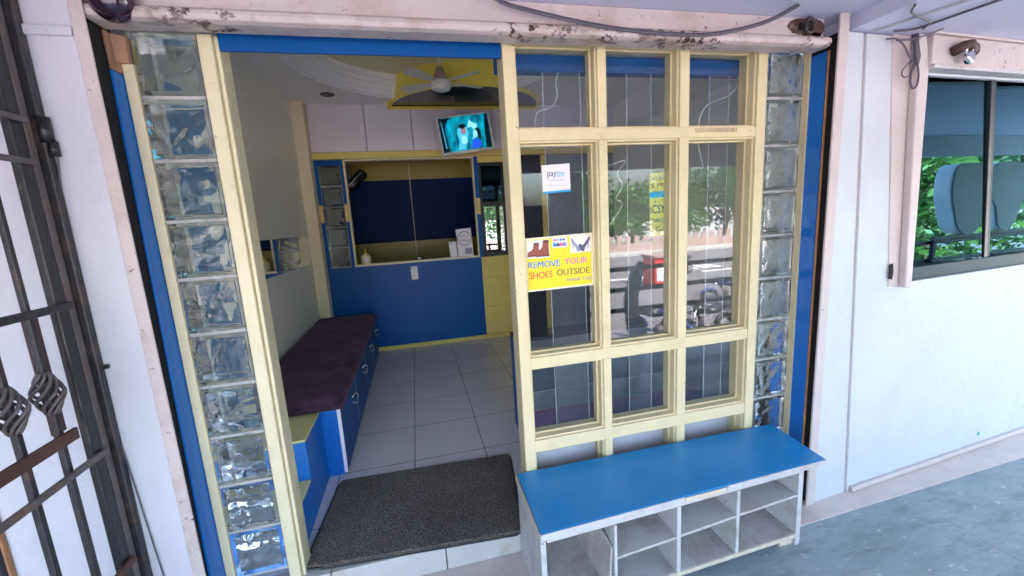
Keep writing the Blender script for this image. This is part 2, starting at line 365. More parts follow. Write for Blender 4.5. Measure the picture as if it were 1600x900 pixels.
struct('porch_floor_joint', mb, 'joint_light')
# shop floor slab with tiled riser
struct('shop_floor', B(-1.16, 2.5, .05, 4.5, -.3, .12), 'tile_floor')
mb = MB()
for x0, x1 in ((-.86, -.47), (-.466, .0), (.004, .47), (.474, .94), (.944, 1.41), (1.414, 1.80)):
    mb.box(x0, x1, -.012, .048, .007, .121)
struct('threshold_step', mb, 'riser_tile', bevel=.003)
# porch soffit
mb = MB().box(-5, 1.86, -2.62, -.001, 2.262, 2.6).box(1.86, 9, -2.62, -.001, 2.2065, 2.6)
struct('porch_ceiling', mb, 'soffit_paint')
mb = MB()
for xa, ya, xb, yb in ((1.975, -.15, 2.5, -1.9),):
    mb.hexa([(xa - .011, ya, 2.2), (xb - .011, yb, 2.2), (xb + .011, yb, 2.2), (xa + .011, ya, 2.2), (xa - .011, ya, 2.2075), (xb - .011, yb, 2.2075), (xb + .011, yb, 2.2075), (xa + .011, ya, 2.2075)])
single('soffit_batten', mb, 'beam_paint', (1.975, -.15, 2.2), 'thin grey batten on porch soffit continuing the wall groove', 'batten')
single('porch_beam', B(-5, 14, -2.6, -2.45, 1.96, 2.2), 'beam_paint', (0, -2.5, 1.96), 'grey concrete beam along the porch outer edge', 'beam')
single('porch_column', MB().box(1.44, 1.72, -2.58, -2.32, 0, 1.92), 'concrete_grey', (1.58, -2.45, 0), 'grey square porch column by the railing', 'column', bevel=.012)
# interior shell
struct('shop_ceiling', MB().box(-1.16, 2.5, .105, 4.5, 2.90, 3.2), 'cream_ceiling')
single('shop_left_wall', B(-1.16, -1.04, .105, 4.5, .12, 2.9), 'interior_wall', (-1.1, 1.5, .12), 'pale grey laminate wall on the left inside the shop', 'wall')
single('shop_right_wall', B(2.4, 2.5, .105, 4.5, .12, 2.9), 'interior_wall', (2.45, 1.5, .12), 'pale inner wall on the right side of the shop', 'wall')
single('shop_back_wall', B(-1.04, 2.4, 4.4, 4.5, .12, 2.9), 'interior_wall', (0.6, 4.45, .12), 'back wall of the dark room behind the reception counter', 'wall')
single('shop_front_lintel_wall', B(-1.16, 2.5, 0.001, .104, 2.205, 3.2), 'wall_paint', (.5, .05, 2.2), 'wall above the shop front behind the pink shutter housing', 'wall')
# left pillar and wall beyond
mb = MB().prism([(-.863, -.14, 0), (-.863, -.14, 2.262), (-5, -.14, 2.262), (-5, -.14, 0)], (0, .24, 0))
lw = thing('left_wall', (-1.5, -.02, 0), 'white painted pillar wall left of the shutter guide behind the open gate', 'wall')
part('wall_face', mb, 'wall_paint', lw, .008)
part('moulding_band', MB().box(-1.03, -.868, -.152, -.141, 2.085, 2.112), 'wall_paint', lw, .005)
part('bolt', MB().lathe([(.016, 0), (.016, .012), (.008, .02)], (-1.0, -.14, 1.135), 10, axis=(0, -1, 0)).box(-1.0, -.965, -.152, -.1405, 1.129, 1.141), 'black_metal', lw)
# right wall with window opening
def wprism(mb, pts, off, depth, m=None):
    return mb.prism([(x, yw(x, off), z) for x, z in pts], (-.0, depth, 0), m)
rw = thing('right_wall', (2.6, -.02, 0), 'bluish white painted wall right of the shop front with plaster groove', 'wall')
mb = MB()
wprism(mb, [(1.825, 0), (1.825, 2.2), (1.93, 2.2), (2.052, 0)], 0, .22)
wprism(mb, [(2.072, 0), (1.95, 2.2), (2.25, 2.2), (2.31, 1.083), (9, 1.083), (9, 0)], 0, .22)
wprism(mb, [(2.252, 2.05), (2.252, 2.2), (9, 2.2), (9, 2.05)], 0, .22)
wprism(mb, [(4.6, 1.085), (4.6, 2.048), (9, 2.048), (9, 1.085)], 0, .22)
part('wall_face', mb, 'wall_right_paint', rw, .004)
mb = MB(); wprism(mb, [(2.052, .0), (1.93, 2.2), (1.95, 2.2), (2.072, .0)], -.012, .2)
part('groove', mb, 'pink_paint', rw)
part('blue_fleck', MB().prism([(3.14, yw(3.14, .0), .075), (3.165, yw(3.165, .0), .077), (3.158, yw(3.158, .0), .098), (3.148, yw(3.148, .0), .10)], (0, -.0015, 0)), 'ink_cyan', rw)
mb = MB(); wprism(mb, [(2.085, .006), (2.085, .03), (9, .03), (9, .006)], .022, .021)
part('skirting', mb, 'stone_border', rw, .006)

# ================================================================== SHOP FRONT
# rolling shutter: guides and housing
sh = thing('shutter_housing', (.46, -.05, 2.15), 'flaking pink painted rolling shutter housing over the shop front', 'shutter')
part('housing_panel', MB().box(-.90, 1.762, -.10, -.0015, 2.165, 2.2615), 'pink_paint', sh, .004)
prof = [(-.100, 2.186), (-.120, 2.184), (-.134, 2.174), (-.137, 2.160), (-.130, 2.148), (-.112, 2.143), (-.04, 2.146), (-.04, 2.163), (-.1, 2.164)]
mb = MB(); mb.prism([(-.845, y, z) for y, z in prof], (2.612, 0, 0)); part('bottom_lip', mb, 'pink_flaking', sh, .003)
kn = part('knob', MB().lathe([(.0, -.005), (.045, 0), (.056, .012), (.058, .03), (.052, .048), (.038, .064), (.018, .073), (.0, .075)], (-.765, -.105, 2.195), 28, axis=(-.15, -1, -.25)), 'knob_plum', sh, label='round dark plum shutter knob at the left end')
mb = MB().box(-.84, -.72, -.118, -.101, 2.222, 2.258)
part('bracket', mb, 'rust_metal', sh, .004)
mb = MB().tube([(1.66 + .022 * math.cos(a), -.125, 2.222 + .028 * math.sin(a)) for a in [R(d) for d in range(0, 360, 30)]], .007, 8, closed=True)
mb.box(1.63, 1.69, -.112, -.1023, 2.212, 2.24)
part('shackle', mb, 'gate_metal', sh)
for cx_, cz_, rx_, rz_ in ((1.722, 2.224, .040, .034), (1.645, 2.226, .070, .031), (1.70, 2.196, .05, .012)):
    part('grease_patch', MB().prism([(cx_ + rx_ * (1 + .10 * rnd.uniform(-1, 1)) * math.cos(2 * math.pi * k / 22), -.1006, min(2.26, cz_ + rz_ * (1 + .10 * rnd.uniform(-1, 1)) * math.sin(2 * math.pi * k / 22))) for k in range(22)], (0, -.0012, 0)), 'rust_dark' if rx_ > .06 else 'rust_metal', sh)
def guide(side):
    t = thing('shutter_guide', (-.85 if side < 0 else 1.80, -.1, 0), 'pink steel shutter guide left of the blue strip, black slot beside it' if side < 0 else 'pink steel shutter guide against the right white wall, black slot beside it', 'shutter guide', 'shutter guides')
    if side < 0:
        part('guide_plate', MB().hexa([(-.866, -.147, .0), (-.829, -.147, .0), (-.829, -.139, .0), (-.866, -.139, .0), (-.866, -.147, 2.262), (-.832, -.147, 2.262), (-.832, -.139, 2.262), (-.866, -.139, 2.262)]), 'pink_paint', t, .003)
        part('slot', MB().box(-.862, -.8515, -.138, -.004, .0, 2.19), 'black_slot', t)
    else:
        part('guide_plate', MB().box(1.779, 1.828, -.156, -.146, .006, 2.2625), 'pink_clean', t, .003)
        part('slot', MB().box(1.8045, 1.822, -.1445, -.004, .007, 2.20), 'black_slot', t)
guide(-1); guide(1)

# shop front frame: blue reveals, yellow trims, posts, lintel
fr = thing('shopfront_frame', (.47, .05, .12), 'yellow and blue painted timber frame around the shop entrance', 'door frame')
mb = MB(); mb.hexa([(-.8505, -.10, .02), (-.842, -.10, .02), (-.842, .03, .02), (-.8505, .03, .02), (-.8505, -.052, 2.03), (-.842, -.052, 2.03), (-.842, .03, 2.03), (-.8505, .03, 2.03)])
part('blue_board', mb, 'blue_paint', fr, .002)
mb = MB(); mb.hexa([(-.8505, -.052, 2.032), (-.8415, -.054, 2.032), (-.8415, .03, 2.032), (-.8505, .03, 2.032), (-.8505, -.055, 2.142), (-.840, -.056, 2.142), (-.840, .03, 2.142), (-.8505, .03, 2.142)])
mb.hexa([(-.841, -.03, 2.06), (-.818, -.012, 2.065), (-.818, .03, 2.065), (-.841, .03, 2.06), (-.841, -.035, 2.142), (-.812, -.012, 2.142), (-.812, .03, 2.142), (-.841, .03, 2.142)])
part('chipped_top', mb, 'bare_wood', fr, .004, label='bare splintered wood at the top of the blue strip')
part('blue_board', MB().hexa([(1.795, -.094, .02), (1.803, -.094, .02), (1.803, .03, .02), (1.795, .03, .02), (1.795, -.088, 2.142), (1.803, -.088, 2.142), (1.803, .03, 2.142), (1.795, .03, 2.142)]), 'blue_paint', fr, .002)
part('rust_edge', MB().box(1.7935, 1.803, -.1015, -.0945, .1, 2.142), 'rust_orange', fr, .002)
part('trim', MB().hexa([(-.8405, -.006, .02), (-.811, -.002, .02), (-.811, .09, .02), (-.8405, .09, .02), (-.8405, -.006, 2.064), (-.811, -.002, 2.064), (-.811, .09, 2.064), (-.8405, .09, 2.064)]), 'yellow_trim', fr, .003)
part('trim', MB().box(1.787, 1.7945, -.020, .09, .13, 2.17).box(1.7870, 1.7945, -.019, -.0201, .13, 2.17), 'yellow_paint', fr, .002)
mb = MB().box(-.622, -.580, -.002, .10, .0, 2.16).box(-.5795, -.566, .014, .10, .0, 2.16)
part('jamb_post', mb, 'yellow_trim', fr, .004)
part('lintel', MB().box(-.5655, .384, .010, .022, 2.114, 2.168), 'blue_laminate', fr, .002)
part('head_trim', MB().box(-.5655, .384, .004, .10, 2.1685, 2.2), 'yellow_trim', fr, .002)
part('latch', MB().box(-.545, -.46, .0, .0035, 2.172, 2.186).lathe([(.005, 0), (.005, .008)], (-.45, .002, 2.168), 8, axis=(0, -1, 0)), 'gate_grey', fr, .001)
part('lintel', MB().box(.386, 1.80, .115, .17, 2.105, 2.17), 'blue_laminate', fr, .002)

# glass block columns
def gblock(seed, w=.184, h=.184, d=.072):
    mb = MB(); n = 30; off = Vector((seed * 3.17, seed * 1.3, 0))
    def wav(u, v, k, s): return mnoise.noise(Vector((u * s, v * s, k)) + off) + .5 * mnoise.noise(Vector((u * s * 2.1, v * s * 2.1, k + 5)) + off)
    e = .014
    def fx(u): return -w / 2 + e + (w - 2 * e) * u
    def fz(v): return e + (h - 2 * e) * v
    def edge(u, v): return min(1, 8 * min(u, 1 - u)) * min(1, 8 * min(v, 1 - v))
    mb.grid(lambda u, v: (fx(u), .005 + .0010 * wav(u, v, 0, 3.2) * edge(u, v), fz(v)), n, n)
    mb.grid(lambda u, v: (-w / 2 + w * u, d + (.0062 * wav(u, v, 9, 2.5) + .0024 * math.sin(15 * math.hypot(u * .9 - .1, v - 1.1) + 3.5 * mnoise.noise(Vector((u * 2.2, v * 2.2, 3)) + off))) * edge(u, v), h * v), n, n, flip=True)
    F = [(-w / 2, 0, 0), (w / 2, 0, 0), (w / 2, 0, h), (-w / 2, 0, h)]
    I = [(-w / 2 + e * .6, 0, e * .6), (w / 2 - e * .6, 0, e * .6), (w / 2 - e * .6, 0, h - e * .6), (-w / 2 + e * .6, 0, h - e * .6)]
    J = [(-w / 2 + e, .005, e), (w / 2 - e, .005, e), (w / 2 - e, .005, h - e), (-w / 2 + e, .005, h - e)]
    K = [(-w / 2, d, 0), (w / 2, d, 0), (w / 2, d, h), (-w / 2, d, h)]
    for A, Bq in ((F, I), (I, J), (K, F)):
        mb.add(A + Bq, [(i, (i + 1) % 4, 4 + (i + 1) % 4, 4 + i) for i in range(4)])
    me = mb.mesh('glass_block', 'block_glass')
    bm = bmesh.new(); bm.from_mesh(me); bmesh.ops.remove_doubles(bm, verts=bm.verts, dist=1e-5); bmesh.ops.recalc_face_normals(bm, faces=bm.faces)
    bm.to_mesh(me); bm.free()
    return me
GB = [gblock(i) for i in range(4)]
def block_column(x0, x1, ztop, pitch, n, y, label, sx, bottom, dep=.085):
    cx = (x0 + x1) / 2
    t = thing('glass_block_column', (cx, y, bottom), label, 'glass blocks', 'glass block columns')
    w = x1 - x0; mb = MB(); g = (w - .184 * sx) / 2; hb = pitch * .93; jz = pitch - hb
    mb.box(x0, x0 + g - .0005, y + .004, y + dep, bottom, ztop); mb.box(x1 - g + .0005, x1, y + .004, y + dep, bottom, ztop)
    for i in range(n):
        zt = ztop - .004 - pitch * i; zb = zt - hb
        mb.box(x0 + g, x1 - g, y + .003, y + dep, zb - jz + .0008, zb - .0008)
        o = bpy.data.objects.new('glass_block', GB[(i * 3 + int(x0 * 10)) % 4]); COL.objects.link(o); o.parent = t
        o.location = (0, 0, zb - bottom); o.scale = (sx, 1, hb / .184)
    part('mortar', mb, 'mortar', t, .0025)
    return t
block_column(-.8105, -.6225, 2.162, .1985, 10, .003, 'tall column of ten wavy glass blocks left of the doorway', .98, .14)
block_column(1.5855, 1.7865, 2.178, .2055, 10, .003, 'tall column of ten wavy glass blocks right of the glazed grid', 1.02, .10)

# glazed grid partition
gw = thing('grid_window', (.98, .05, .12), 'pale yellow timber grid screen of small glass panes right of the doorway', 'window')
VX = [(.385, .440), (.762, .815), (1.137, 1.199), (1.524, 1.580)]
HZ = [(2.171, 2.205), (1.803, 1.863), (.860, .925), (.468, .540), (.122, .19)]
mb = MB()
for i, (a, b) in enumerate(VX):
    lo = a if i == 0 else a + .008; hi = b if i == 3 else b - .008
    if i in (0, 3):
        mb.box(lo, b - .008 if i == 0 else hi, -.004, .010, .122, 2.205); mb.box(a, b, .0101, .102, .122, 2.205)
    else:
        for (z1, z0) in [(HZ[k][0], HZ[k + 1][1]) for k in range(4)]:
            mb.box(lo, hi, -.002, .010, z0 - .008, z1 + .008); mb.box(a, b, .0101, .100, z0, z1)
for k, (z0, z1) in enumerate(HZ):
    for (xa, xb) in [(VX[j][1], VX[j + 1][0]) for j in range(3)]:
        pass
    mb.box(VX[0][1] - .0079 , VX[3][0] + .0079, -.001, .0099, z0 + (.008 if k < 5 else 0), z1 - (.008 if k > 0 else 0)); mb.box(VX[0][1] + .0002, VX[3][0] - .0002, .0102, .101, z0, z1)
part('frame', mb, 'yellow_paint', gw, .0025)
mb = MB()      # glazing beads
for j in range(3):
    for k in range(4):
        x0, x1, z0, z1 = VX[j][1], VX[j + 1][0], HZ[k + 1][1], HZ[k][0]
        for (a, b, c, d) in ((x0, x0 + .007, z0 + .0071, z1 - .0071), (x1 - .007, x1, z0 + .0071, z1 - .0071), (x0, x1, z0, z0 + .007), (x0, x1, z1 - .007, z1)):
            mb.box(a + .0004, b - .0004, .046, .054, c + .0004, d - .0004)
part('glazing_bead', mb, 'yellow_paint', gw)
part('kick_panel', B(.44, 1.524, .1025, .1065, .123, .47), 'lilac_laminate', gw)
for k in range(4):
    for j in range(3):
        x0, x1, z0, z1 = VX[j][1], VX[j + 1][0], HZ[k + 1][1], HZ[k][0]
        part('pane', MB().box(x0 + .001, x1 - .001, .056, .060, z0 + .001, z1 - .001), 'pane_glass', gw)
part('handwriting', text_mb("03/01693/000040/001", 1.222, 1.432, 1.832, 1.851, -.0012, .0006), 'ink_brown', gw)
# inner glazing with film strips and wire reflections modelled as thin white tubes
fs = thing('inner_glazing', (1.0, .12, .13), 'inner sheet of glass with three clear vertical film strips behind the yellow grid', 'glass sheet')
for x0, x1 in ((.575, .741), (.957, .077 + 1.0), (1.376, 1.479)):
    part('film_strip', B(x0, x1, .1105, .1130, .2, 2.10), 'film_strip', fs)
mb = MB()
for x in (.575, .741, .957, 1.077, 1.376, 1.479): mb.box(x - .0009, x + .0009, .108, .1102, .2, 2.10)
part('strip_edge', mb, 'cable_white', fs)
def wire(name, pts, r, mat, label, cat, group=None, flat=None, sub=4):
    P = [Vector(p) for p in pts]; Q = []
    for i in range(len(P) - 1):
        p0, p1, p2, p3 = P[max(i - 1, 0)], P[i], P[i + 1], P[min(i + 2, len(P) - 1)]
        for k in range(sub):
            t = k / sub; Q.append(.5 * ((2 * p1) + (p2 - p0) * t + (2 * p0 - 5 * p1 + 4 * p2 - p3) * t * t + (3 * p1 - p0 - 3 * p2 + p3) * t ** 3))
    Q.append(P[-1]); return single(name, MB().tube(Q, r, 6, flat=flat), mat, P[0], label, cat, group)
wire('cable_reflection', [(.654, .125, 2.11), (.638, .125, 2.06), (.647, .125, 2.02), (.616, .125, 1.965), (.552, .125, 1.947), (.539, .125, 1.88)], .0022, 'cable_white', 'thin white tube for a curling wire reflection in the upper left glass pane', 'cable', 'wire reflections modelled behind the panes')
wire('cable_reflection', [(1.542, .125, 2.11), (1.543, .125, 2.07), (1.493, .125, 2.02), (1.374, .125, 1.974), (1.335, .125, 1.903), (1.333, .125, 1.804), (1.363, .125, 1.70)], .0022, 'cable_white', 'thin white tube for a sweeping wire reflection in the upper right glass pane', 'cable', 'wire reflections modelled behind the panes')
wire('cable_reflection', [(.82, .125, 1.70), (.958, .125, 1.742), (.916, .125, 1.687), (.94, .125, 1.63), (.908, .125, 1.574), (.939, .125, 1.544), (.87, .125, 1.45)], .0022, 'cable_white', 'thin white tube for a zigzag wire reflection in the tall middle glass pane', 'cable', 'wire reflections modelled behind the panes')

# stickers on the panes
YS = .0555
st = thing('payment_sticker', (.60, YS, 1.60), 'white square payment sticker with blue bottom edge on left pane', 'sticker')
part('sheet', poly([(.540, 1.607), (.663, 1.612), (.661, 1.727), (.538, 1.722)], YS, .0012), 'paper', st)
part('blue_edge', poly([(.540, 1.607), (.663, 1.612), (.663, 1.620), (.540, 1.615)], YS - .0012, .0006), 'ink_cyan', st)
part('lettering', text_mb("pay", .562, .602, 1.668, 1.694, YS - .0012, bold=0), 'ink_navy', st)
part('lettering', text_mb("tm", .604, .635, 1.674, 1.696, YS - .0012, bold=0), 'ink_cyan', st)
part('small_print', text_mb("Accepted Here", .562, .636, 1.657, 1.664, YS - .0012), 'ink_grey', st)
part('small_print', text_mb("Payments Bank Ltd", .563, .640, 1.636, 1.641, YS - .0012), 'ink_grey', st)
sg = thing('notice_sign', (.60, YS, 1.21), 'yellow notice reading remove your shoes outside, with shoe pictures', 'sign')
part('border', poly([(.4455, 1.196), (.756, 1.200), (.756, 1.432), (.4455, 1.426)], YS, .002), 'sign_cream', sg)
part('board', poly([(.4535, 1.2035), (.7485, 1.207), (.7485, 1.4245), (.4535, 1.4185)], YS - .002, .001), 'ink_yellow', sg)
Y2 = YS - .003
def T(txt, a, b, c, d, m, bold=0):
    mb = text_mb(txt, a, b - .0013, c, d, Y2, .0006); m2 = text_mb(txt, a + .0013, b, c, d, Y2 - .0001, .0006); mb.add(m2.v, m2.f); part('lettering', mb, m, sg)
T("REMOVE", .459, .602, 1.298, 1.325, 'ink_blue', .004); T("YOUR", .622, .730, 1.302, 1.329, 'ink_pink', .01)
T("SHOES", .460, .566, 1.252, 1.280, 'ink_red', .012); T("OUTSIDE", .584, .738, 1.256, 1.283, 'ink_brown', .012)
T("THANK YOU", .627, .746, 1.226, 1.241, 'ink_grey', 0)
for a, b, c, d in ((.456, .556, 1.340, 1.416), (.570, .640, 1.378, 1.420), (.651, .746, 1.350, 1.4225)):
    part('picture_card', poly([(a, c), (b, c), (b, d), (a, d)], Y2, .0006), 'paper', sg)
Y3 = Y2 - .0007
BT = [(0, .06), (0, .24), (.07, .36), (.34, .46), (.50, .62), (.55, .97), (.62, 1.0), (.96, 1.0), (1, .92), (.97, .5), (1, .06)]
for ox, oz, sx_, sz_, d_ in ((.458, 1.347, .052, .058, 0), (.496, 1.3445, .058, .070, .0007)):
    part('boot_picture', poly([(ox + x * sx_, oz + z * sz_) for x, z in BT], Y3 - d_, .0006), 'boot_brown', sg)
    part('boot_sole', poly([(ox - .001, oz), (ox + sx_ + .001, oz), (ox + sx_ + .001, oz + .0065), (ox - .001, oz + .0065)], Y3 - d_ - .0004, .0006), 'boot_dark', sg)
    part('boot_collar', poly([(ox + .55 * sx_, oz + .86 * sz_), (ox + sx_, oz + .84 * sz_), (ox + sx_, oz + sz_), (ox + .57 * sx_, oz + sz_)], Y3 - d_ - .0004, .0006), 'boot_dark', sg)
def pump(f):
    pts = [(.0, .95), (.06, 1.0), (.16, .80), (.42, .42), (.62, .52), (.70, .40), (.55, .05), (.38, .0), (.30, .28), (.15, .55), (.16, .20), (.13, .20), (.10, .60), (.03, .72)]
    return [(x, z) for x, z in pts]
mb = MB(); poly([(.655 + x * .075, 1.354 + z * .060) for x, z in pump(0)], Y3, .0006, None, mb); part('pump_picture', mb, 'pump_grey', sg)
mb = MB(); poly([(.744 - x * .080, 1.353 + z * .066) for x, z in pump(0)][::-1], Y3 - .0006, .0006, None, mb); part('pump_picture', mb, 'pump_dark', sg)
for i, m in enumerate(('ink_blue', 'pump_dark', 'ink_pink', 'pump_grey')):
    part('sandal_picture', poly([(.573 + i * .015, 1.384), (.586 + i * .015, 1.382), (.590 + i * .0155, 1.390), (.580 + i * .015, 1.401), (.574 + i * .015, 1.398)], Y3), m, sg)
    part('sandal_picture', disc(.581 + i * .0135, 1.411, .0055, Y3, 10), ('ink_pink', 'pump_grey', 'ink_blue', 'pump_dark')[i], sg)
ps = thing('vertical_poster', (1.095, .105, 1.40), 'narrow yellow poster with blue band and handwriting, behind the middle pane', 'poster')
YP = .104
part('sheet', poly([(1.066, 1.39), (1.150, 1.394), (1.152, 1.684), (1.066, 1.676)], YP, .0012), 'poster_yellow', ps)
part('blue_band', poly([(1.066, 1.565), (1.150, 1.568), (1.150, 1.597), (1.066, 1.594)], YP - .0012), 'ink_cyan', ps)
for txt, a, b, c, d, m in (("Lio Bio", 1.071, 1.148, 1.646, 1.668, 'ink_grey'), ("S PP", 1.075, 1.142, 1.612, 1.632, 'ink_brown'), ("ICSY", 1.070, 1.146, 1.497, 1.535, 'ink_navy'), ("CNWSS", 1.070, 1.147, 1.452, 1.474, 'ink_navy'), ("7-ZZC", 1.073, 1.146, 1.414, 1.434, 'ink_dark')):
    part('lettering', text_mb(txt, a, b, c, d, YP - .0012, bold=.004), m, ps)
part('lettering', disc(1.094, 1.549, .004, YP - .0012, 8), 'ink_navy', ps)

# ================================================================== SHOE RACK
rk = thing('shoe_rack', (1.0, -.19, 0), 'blue topped shoe rack bench with white pigeonholes outside the grid window', 'shoe rack')
def rx(x, y): return (x, y)
TF = [(.335, -.379), (1.650, -.334), (1.682, -.018), (.341, -.012)]
mb = MB().prism([(x, y, .392) for x, y in TF], (0, 0, .008)); part('top', mb, 'blue_top', rk, .002)
mb = MB().prism([(.334, -.381, .372), (1.652, -.336, .372), (1.684, -.017, .372), (.340, -.011, .372)], (0, 0, .0195)); part('top_board', mb, 'rack_white', rk, .002)
def yf(x): return -.372 + (x - .335) * .034
part('edge_strip', MB().hexa([(.334, -.3855, .374), (.93, -.365, .374), (.93, -.3605, .374), (.334, -.381, .374), (.334, -.3855, .399), (.93, -.365, .399), (.93, -.3605, .399), (.334, -.381, .399)]), 'rack_white', rk, .0015)
part('edge_strip', MB().hexa([(.934, -.3655, .376), (1.13, -.3585, .372), (1.13, -.3545, .372), (.934, -.361, .376), (.934, -.3655, .396), (1.13, -.3585, .394), (1.13, -.3545, .394), (.934, -.361, .396)]), 'ply_edge', rk, .0015)
part('edge_strip', MB().hexa([(1.134, -.3585, .374), (1.652, -.3405, .374), (1.652, -.336, .374), (1.134, -.354, .374), (1.134, -.3585, .399), (1.652, -.3405, .399), (1.652, -.336, .399), (1.134, -.354, .399)]), 'rack_white', rk, .0015)
part('edge_strip', MB().box(.331, .3335, -.379, -.014, .374, .399), 'ply_edge', rk, .001)
part('apron', MB().hexa([(.362, -.366, .345), (1.53, -.326, .352), (1.53, -.318, .352), (.362, -.358, .345), (.362, -.366, .3715), (1.53, -.326, .3715), (1.53, -.318, .3715), (.362, -.358, .3715)]), 'rack_white', rk, .002)
def upright(x0, x1, z0, z1, name, m='rack_white'):
    f = yf((x0 + x1) / 2) + .002
    return part(name, MB().box(x0, x1, f, -.03, z0, z1), m, rk, .002)
upright(.335, .356, 0, .3715, 'side_panel'); upright(1.520, 1.545, .0, .3715, 'side_panel')
upright(.630, .642, .03, .3445, 'divider'); upright(.908, .926, .047, .350, 'divider'); upright(1.196, 1.212, .052, .350, 'divider')
def shelf(x0, x1, z0, z1, t, name, yb=-.03):
    a, b = yf(x0) + .006, yf(x1) + .006
    return part(name, MB().hexa([(x0, a, z0), (x1, b, z1), (x1, yb, z1), (x0, yb, z0), (x0, a, z0 + t), (x1, b, z1 + t), (x1, yb, z1 + t), (x0, yb, z0 + t)]), 'rack_inside', rk, .0015)
shelf(.6425, .9075, .190, .204, .012, 'shelf'); shelf(.9265, 1.1955, .206, .222, .012, 'shelf'); shelf(1.2125, 1.5195, .224, .238, .012, 'shelf')
shelf(.3565, .6295, .030, .030, .014, 'bottom_board'); shelf(.6425, 1.5195, .036, .045, .014, 'bottom_board')
part('shelf_edge', MB().hexa([(.643, -.362, .030), (1.519, -.3325, .040), (1.519, -.3265, .040), (.643, -.356, .030), (.643, -.362, .049), (1.519, -.3325, .059), (1.519, -.3265, .059), (.643, -.356, .049)]), 'ply_edge', rk, .0015)
part('back_panel', B(.6425, 1.5195, -.0295, -.022, .03, .371), 'rack_inside', rk)
part('back_panel', B(.356, .6415, -.0295, -.022, .21, .371), 'rack_inside', rk)
part('slanted_board', MB().hexa([(.606, -.350, .045), (.616, -.350, .045), (.606, -.05, .045), (.596, -.05, .045), (.618, -.352, .245), (.628, -.352, .245), (.600, -.05, .325), (.590, -.05, .325)]), 'rack_inside', rk, .0015)
part('leg', B(1.45, 1.519, -.318, -.30, 0, .044), 'ply_edge', rk, .002); part('leg', B(.7, .76, -.30, -.27, 0, .035), 'ply_edge', rk, .002)

# ================================================================== DOORMAT
mt = thing('doormat', (-.07, .32, .12), 'speckled dark brown coir doormat inside the doorway', 'doormat')
NX, NY = 230, 150
C4 = [(-.588, .022), (.346, -.046), (.432, .588), (-.532, .632)]
def mp(u, v):
    a = Vector(C4[0]).lerp(Vector(C4[1]), u); b = Vector(C4[3]).lerp(Vector(C4[2]), u); p = a.lerp(b, v)
    # rounded corners
    r = .045; du = min(u, 1 - u) / r; dv = min(v, 1 - v) / (r * 1.5)
    if du < 1 and dv < 1:
        d = math.hypot(1 - du, 1 - dv)
        if d > 1:
            su = u if u < .5 else 1 - u; nu = r * (1 - (1 - du) / d); nv = r * 1.5 * (1 - (1 - dv) / d)
            u2 = nu if u < .5 else 1 - nu; v2 = nv if v < .5 else 1 - nv
            a = Vector(C4[0]).lerp(Vector(C4[1]), u2); b = Vector(C4[3]).lerp(Vector(C4[2]), u2); p = a.lerp(b, v2)
    return p
def mz(u, v):
    p = mp(u, v); edge = min(u, 1 - u, v * .65, (1 - v) * .65)
    z = .133 + rnd.random() * .005 if edge > .010 else .131
    if edge < .003: z = .1215
    if v < .1 and u < .12: z += .012 * (1 - v / .1) * (1 - u / .12)       # curled corner
    return (p.x, p.y, z)
part('pile', MB().grid(mz, NX, NY, smooth=False), 'mat_fibre', mt)
mb = MB(); E = [mp(u, v) for u, v in [(i / 30, 0) for i in range(31)] + [(1, i / 20) for i in range(1, 21)] + [(1 - i / 30, 1) for i in range(1, 31)] + [(0, 1 - i / 20) for i in range(1, 20)]]
mb.tube([(p.x, p.y, .1245 + (.010 if (i < 3 or i > len(E) - 3) else 0)) for i, p in enumerate(E)], .004, 6, closed=True)
part('edging', mb, 'black_plastic', mt)

# ================================================================== INTERIOR
# low ceiling outside the moulding ring, with cornice
def arc3(p1, p2, p3):
    ax, ay = p1; bx, by = p2; cx, cy_ = p3; d = 2 * (ax * (by - cy_) + bx * (cy_ - ay) + cx * (ay - by))
    ux = ((ax * ax + ay * ay) * (by - cy_) + (bx * bx + by * by) * (cy_ - ay) + (cx * cx + cy_ * cy_) * (ay - by)) / d
    uy = ((ax * ax + ay * ay) * (cx - bx) + (bx * bx + by * by) * (ax - cx) + (cx * cx + cy_ * cy_) * (bx - ax)) / d
    return ux, uy, math.hypot(ax - ux, ay - uy)
ucx, ucy, uR = arc3((-.56, 1.685), (-.436, 1.947), (-.062, 2.224))
uR2 = uR + .02
CX, CY, RI = .42, 1.35, .0
import itertools
# ring centre chosen so that the visible arc passes through the measured points
RI = .95; CX, CY = .252, 1.734
def ringp(r, a): return (CX + r * math.cos(a), CY + r * math.sin(a))
mb = MB(); n = 72
inner = [ringp(RI + .085, 2 * math.pi * k / n) for k in range(n)]
def hitrect(a):
    dx, dy = math.cos(a), math.sin(a); ts = []
    for (lim, o, d) in ((-1.04, CX, dx), (2.4, CX, dx), (.105, CY, dy), (3.0, CY, dy)):
        if abs(d) > 1e-9:
            t = (lim - o) / d
            if t > 0: ts.append(t)
    t = min(ts); return (CX + dx * t, CY + dy * t)
angs = sorted(set([2 * math.pi * k / n for k in range(n)] + [math.atan2(y - CY, x - CX) % (2 * math.pi) for x in (-1.04, 2.4) for y in (.105, 3.0)]))
I = [(max(-1.04, min(2.4, CX + (RI + .085) * math.cos(a))), max(.105, min(3.0, CY + (RI + .085) * math.sin(a)))) for a in angs]; O = [hitrect(a) for a in angs]; k = len(angs)
vs = [(x, y, 2.725) for x, y in I] + [(x, y, 2.725) for x, y in O] + [(x, y, 2.899) for x, y in I]
fsx = [(i, (i + 1) % k, k + (i + 1) % k, k + i) for i in range(k)] + [(i, (i + 1) % k, 2 * k + (i + 1) % k, 2 * k + i) for i in range(k)]
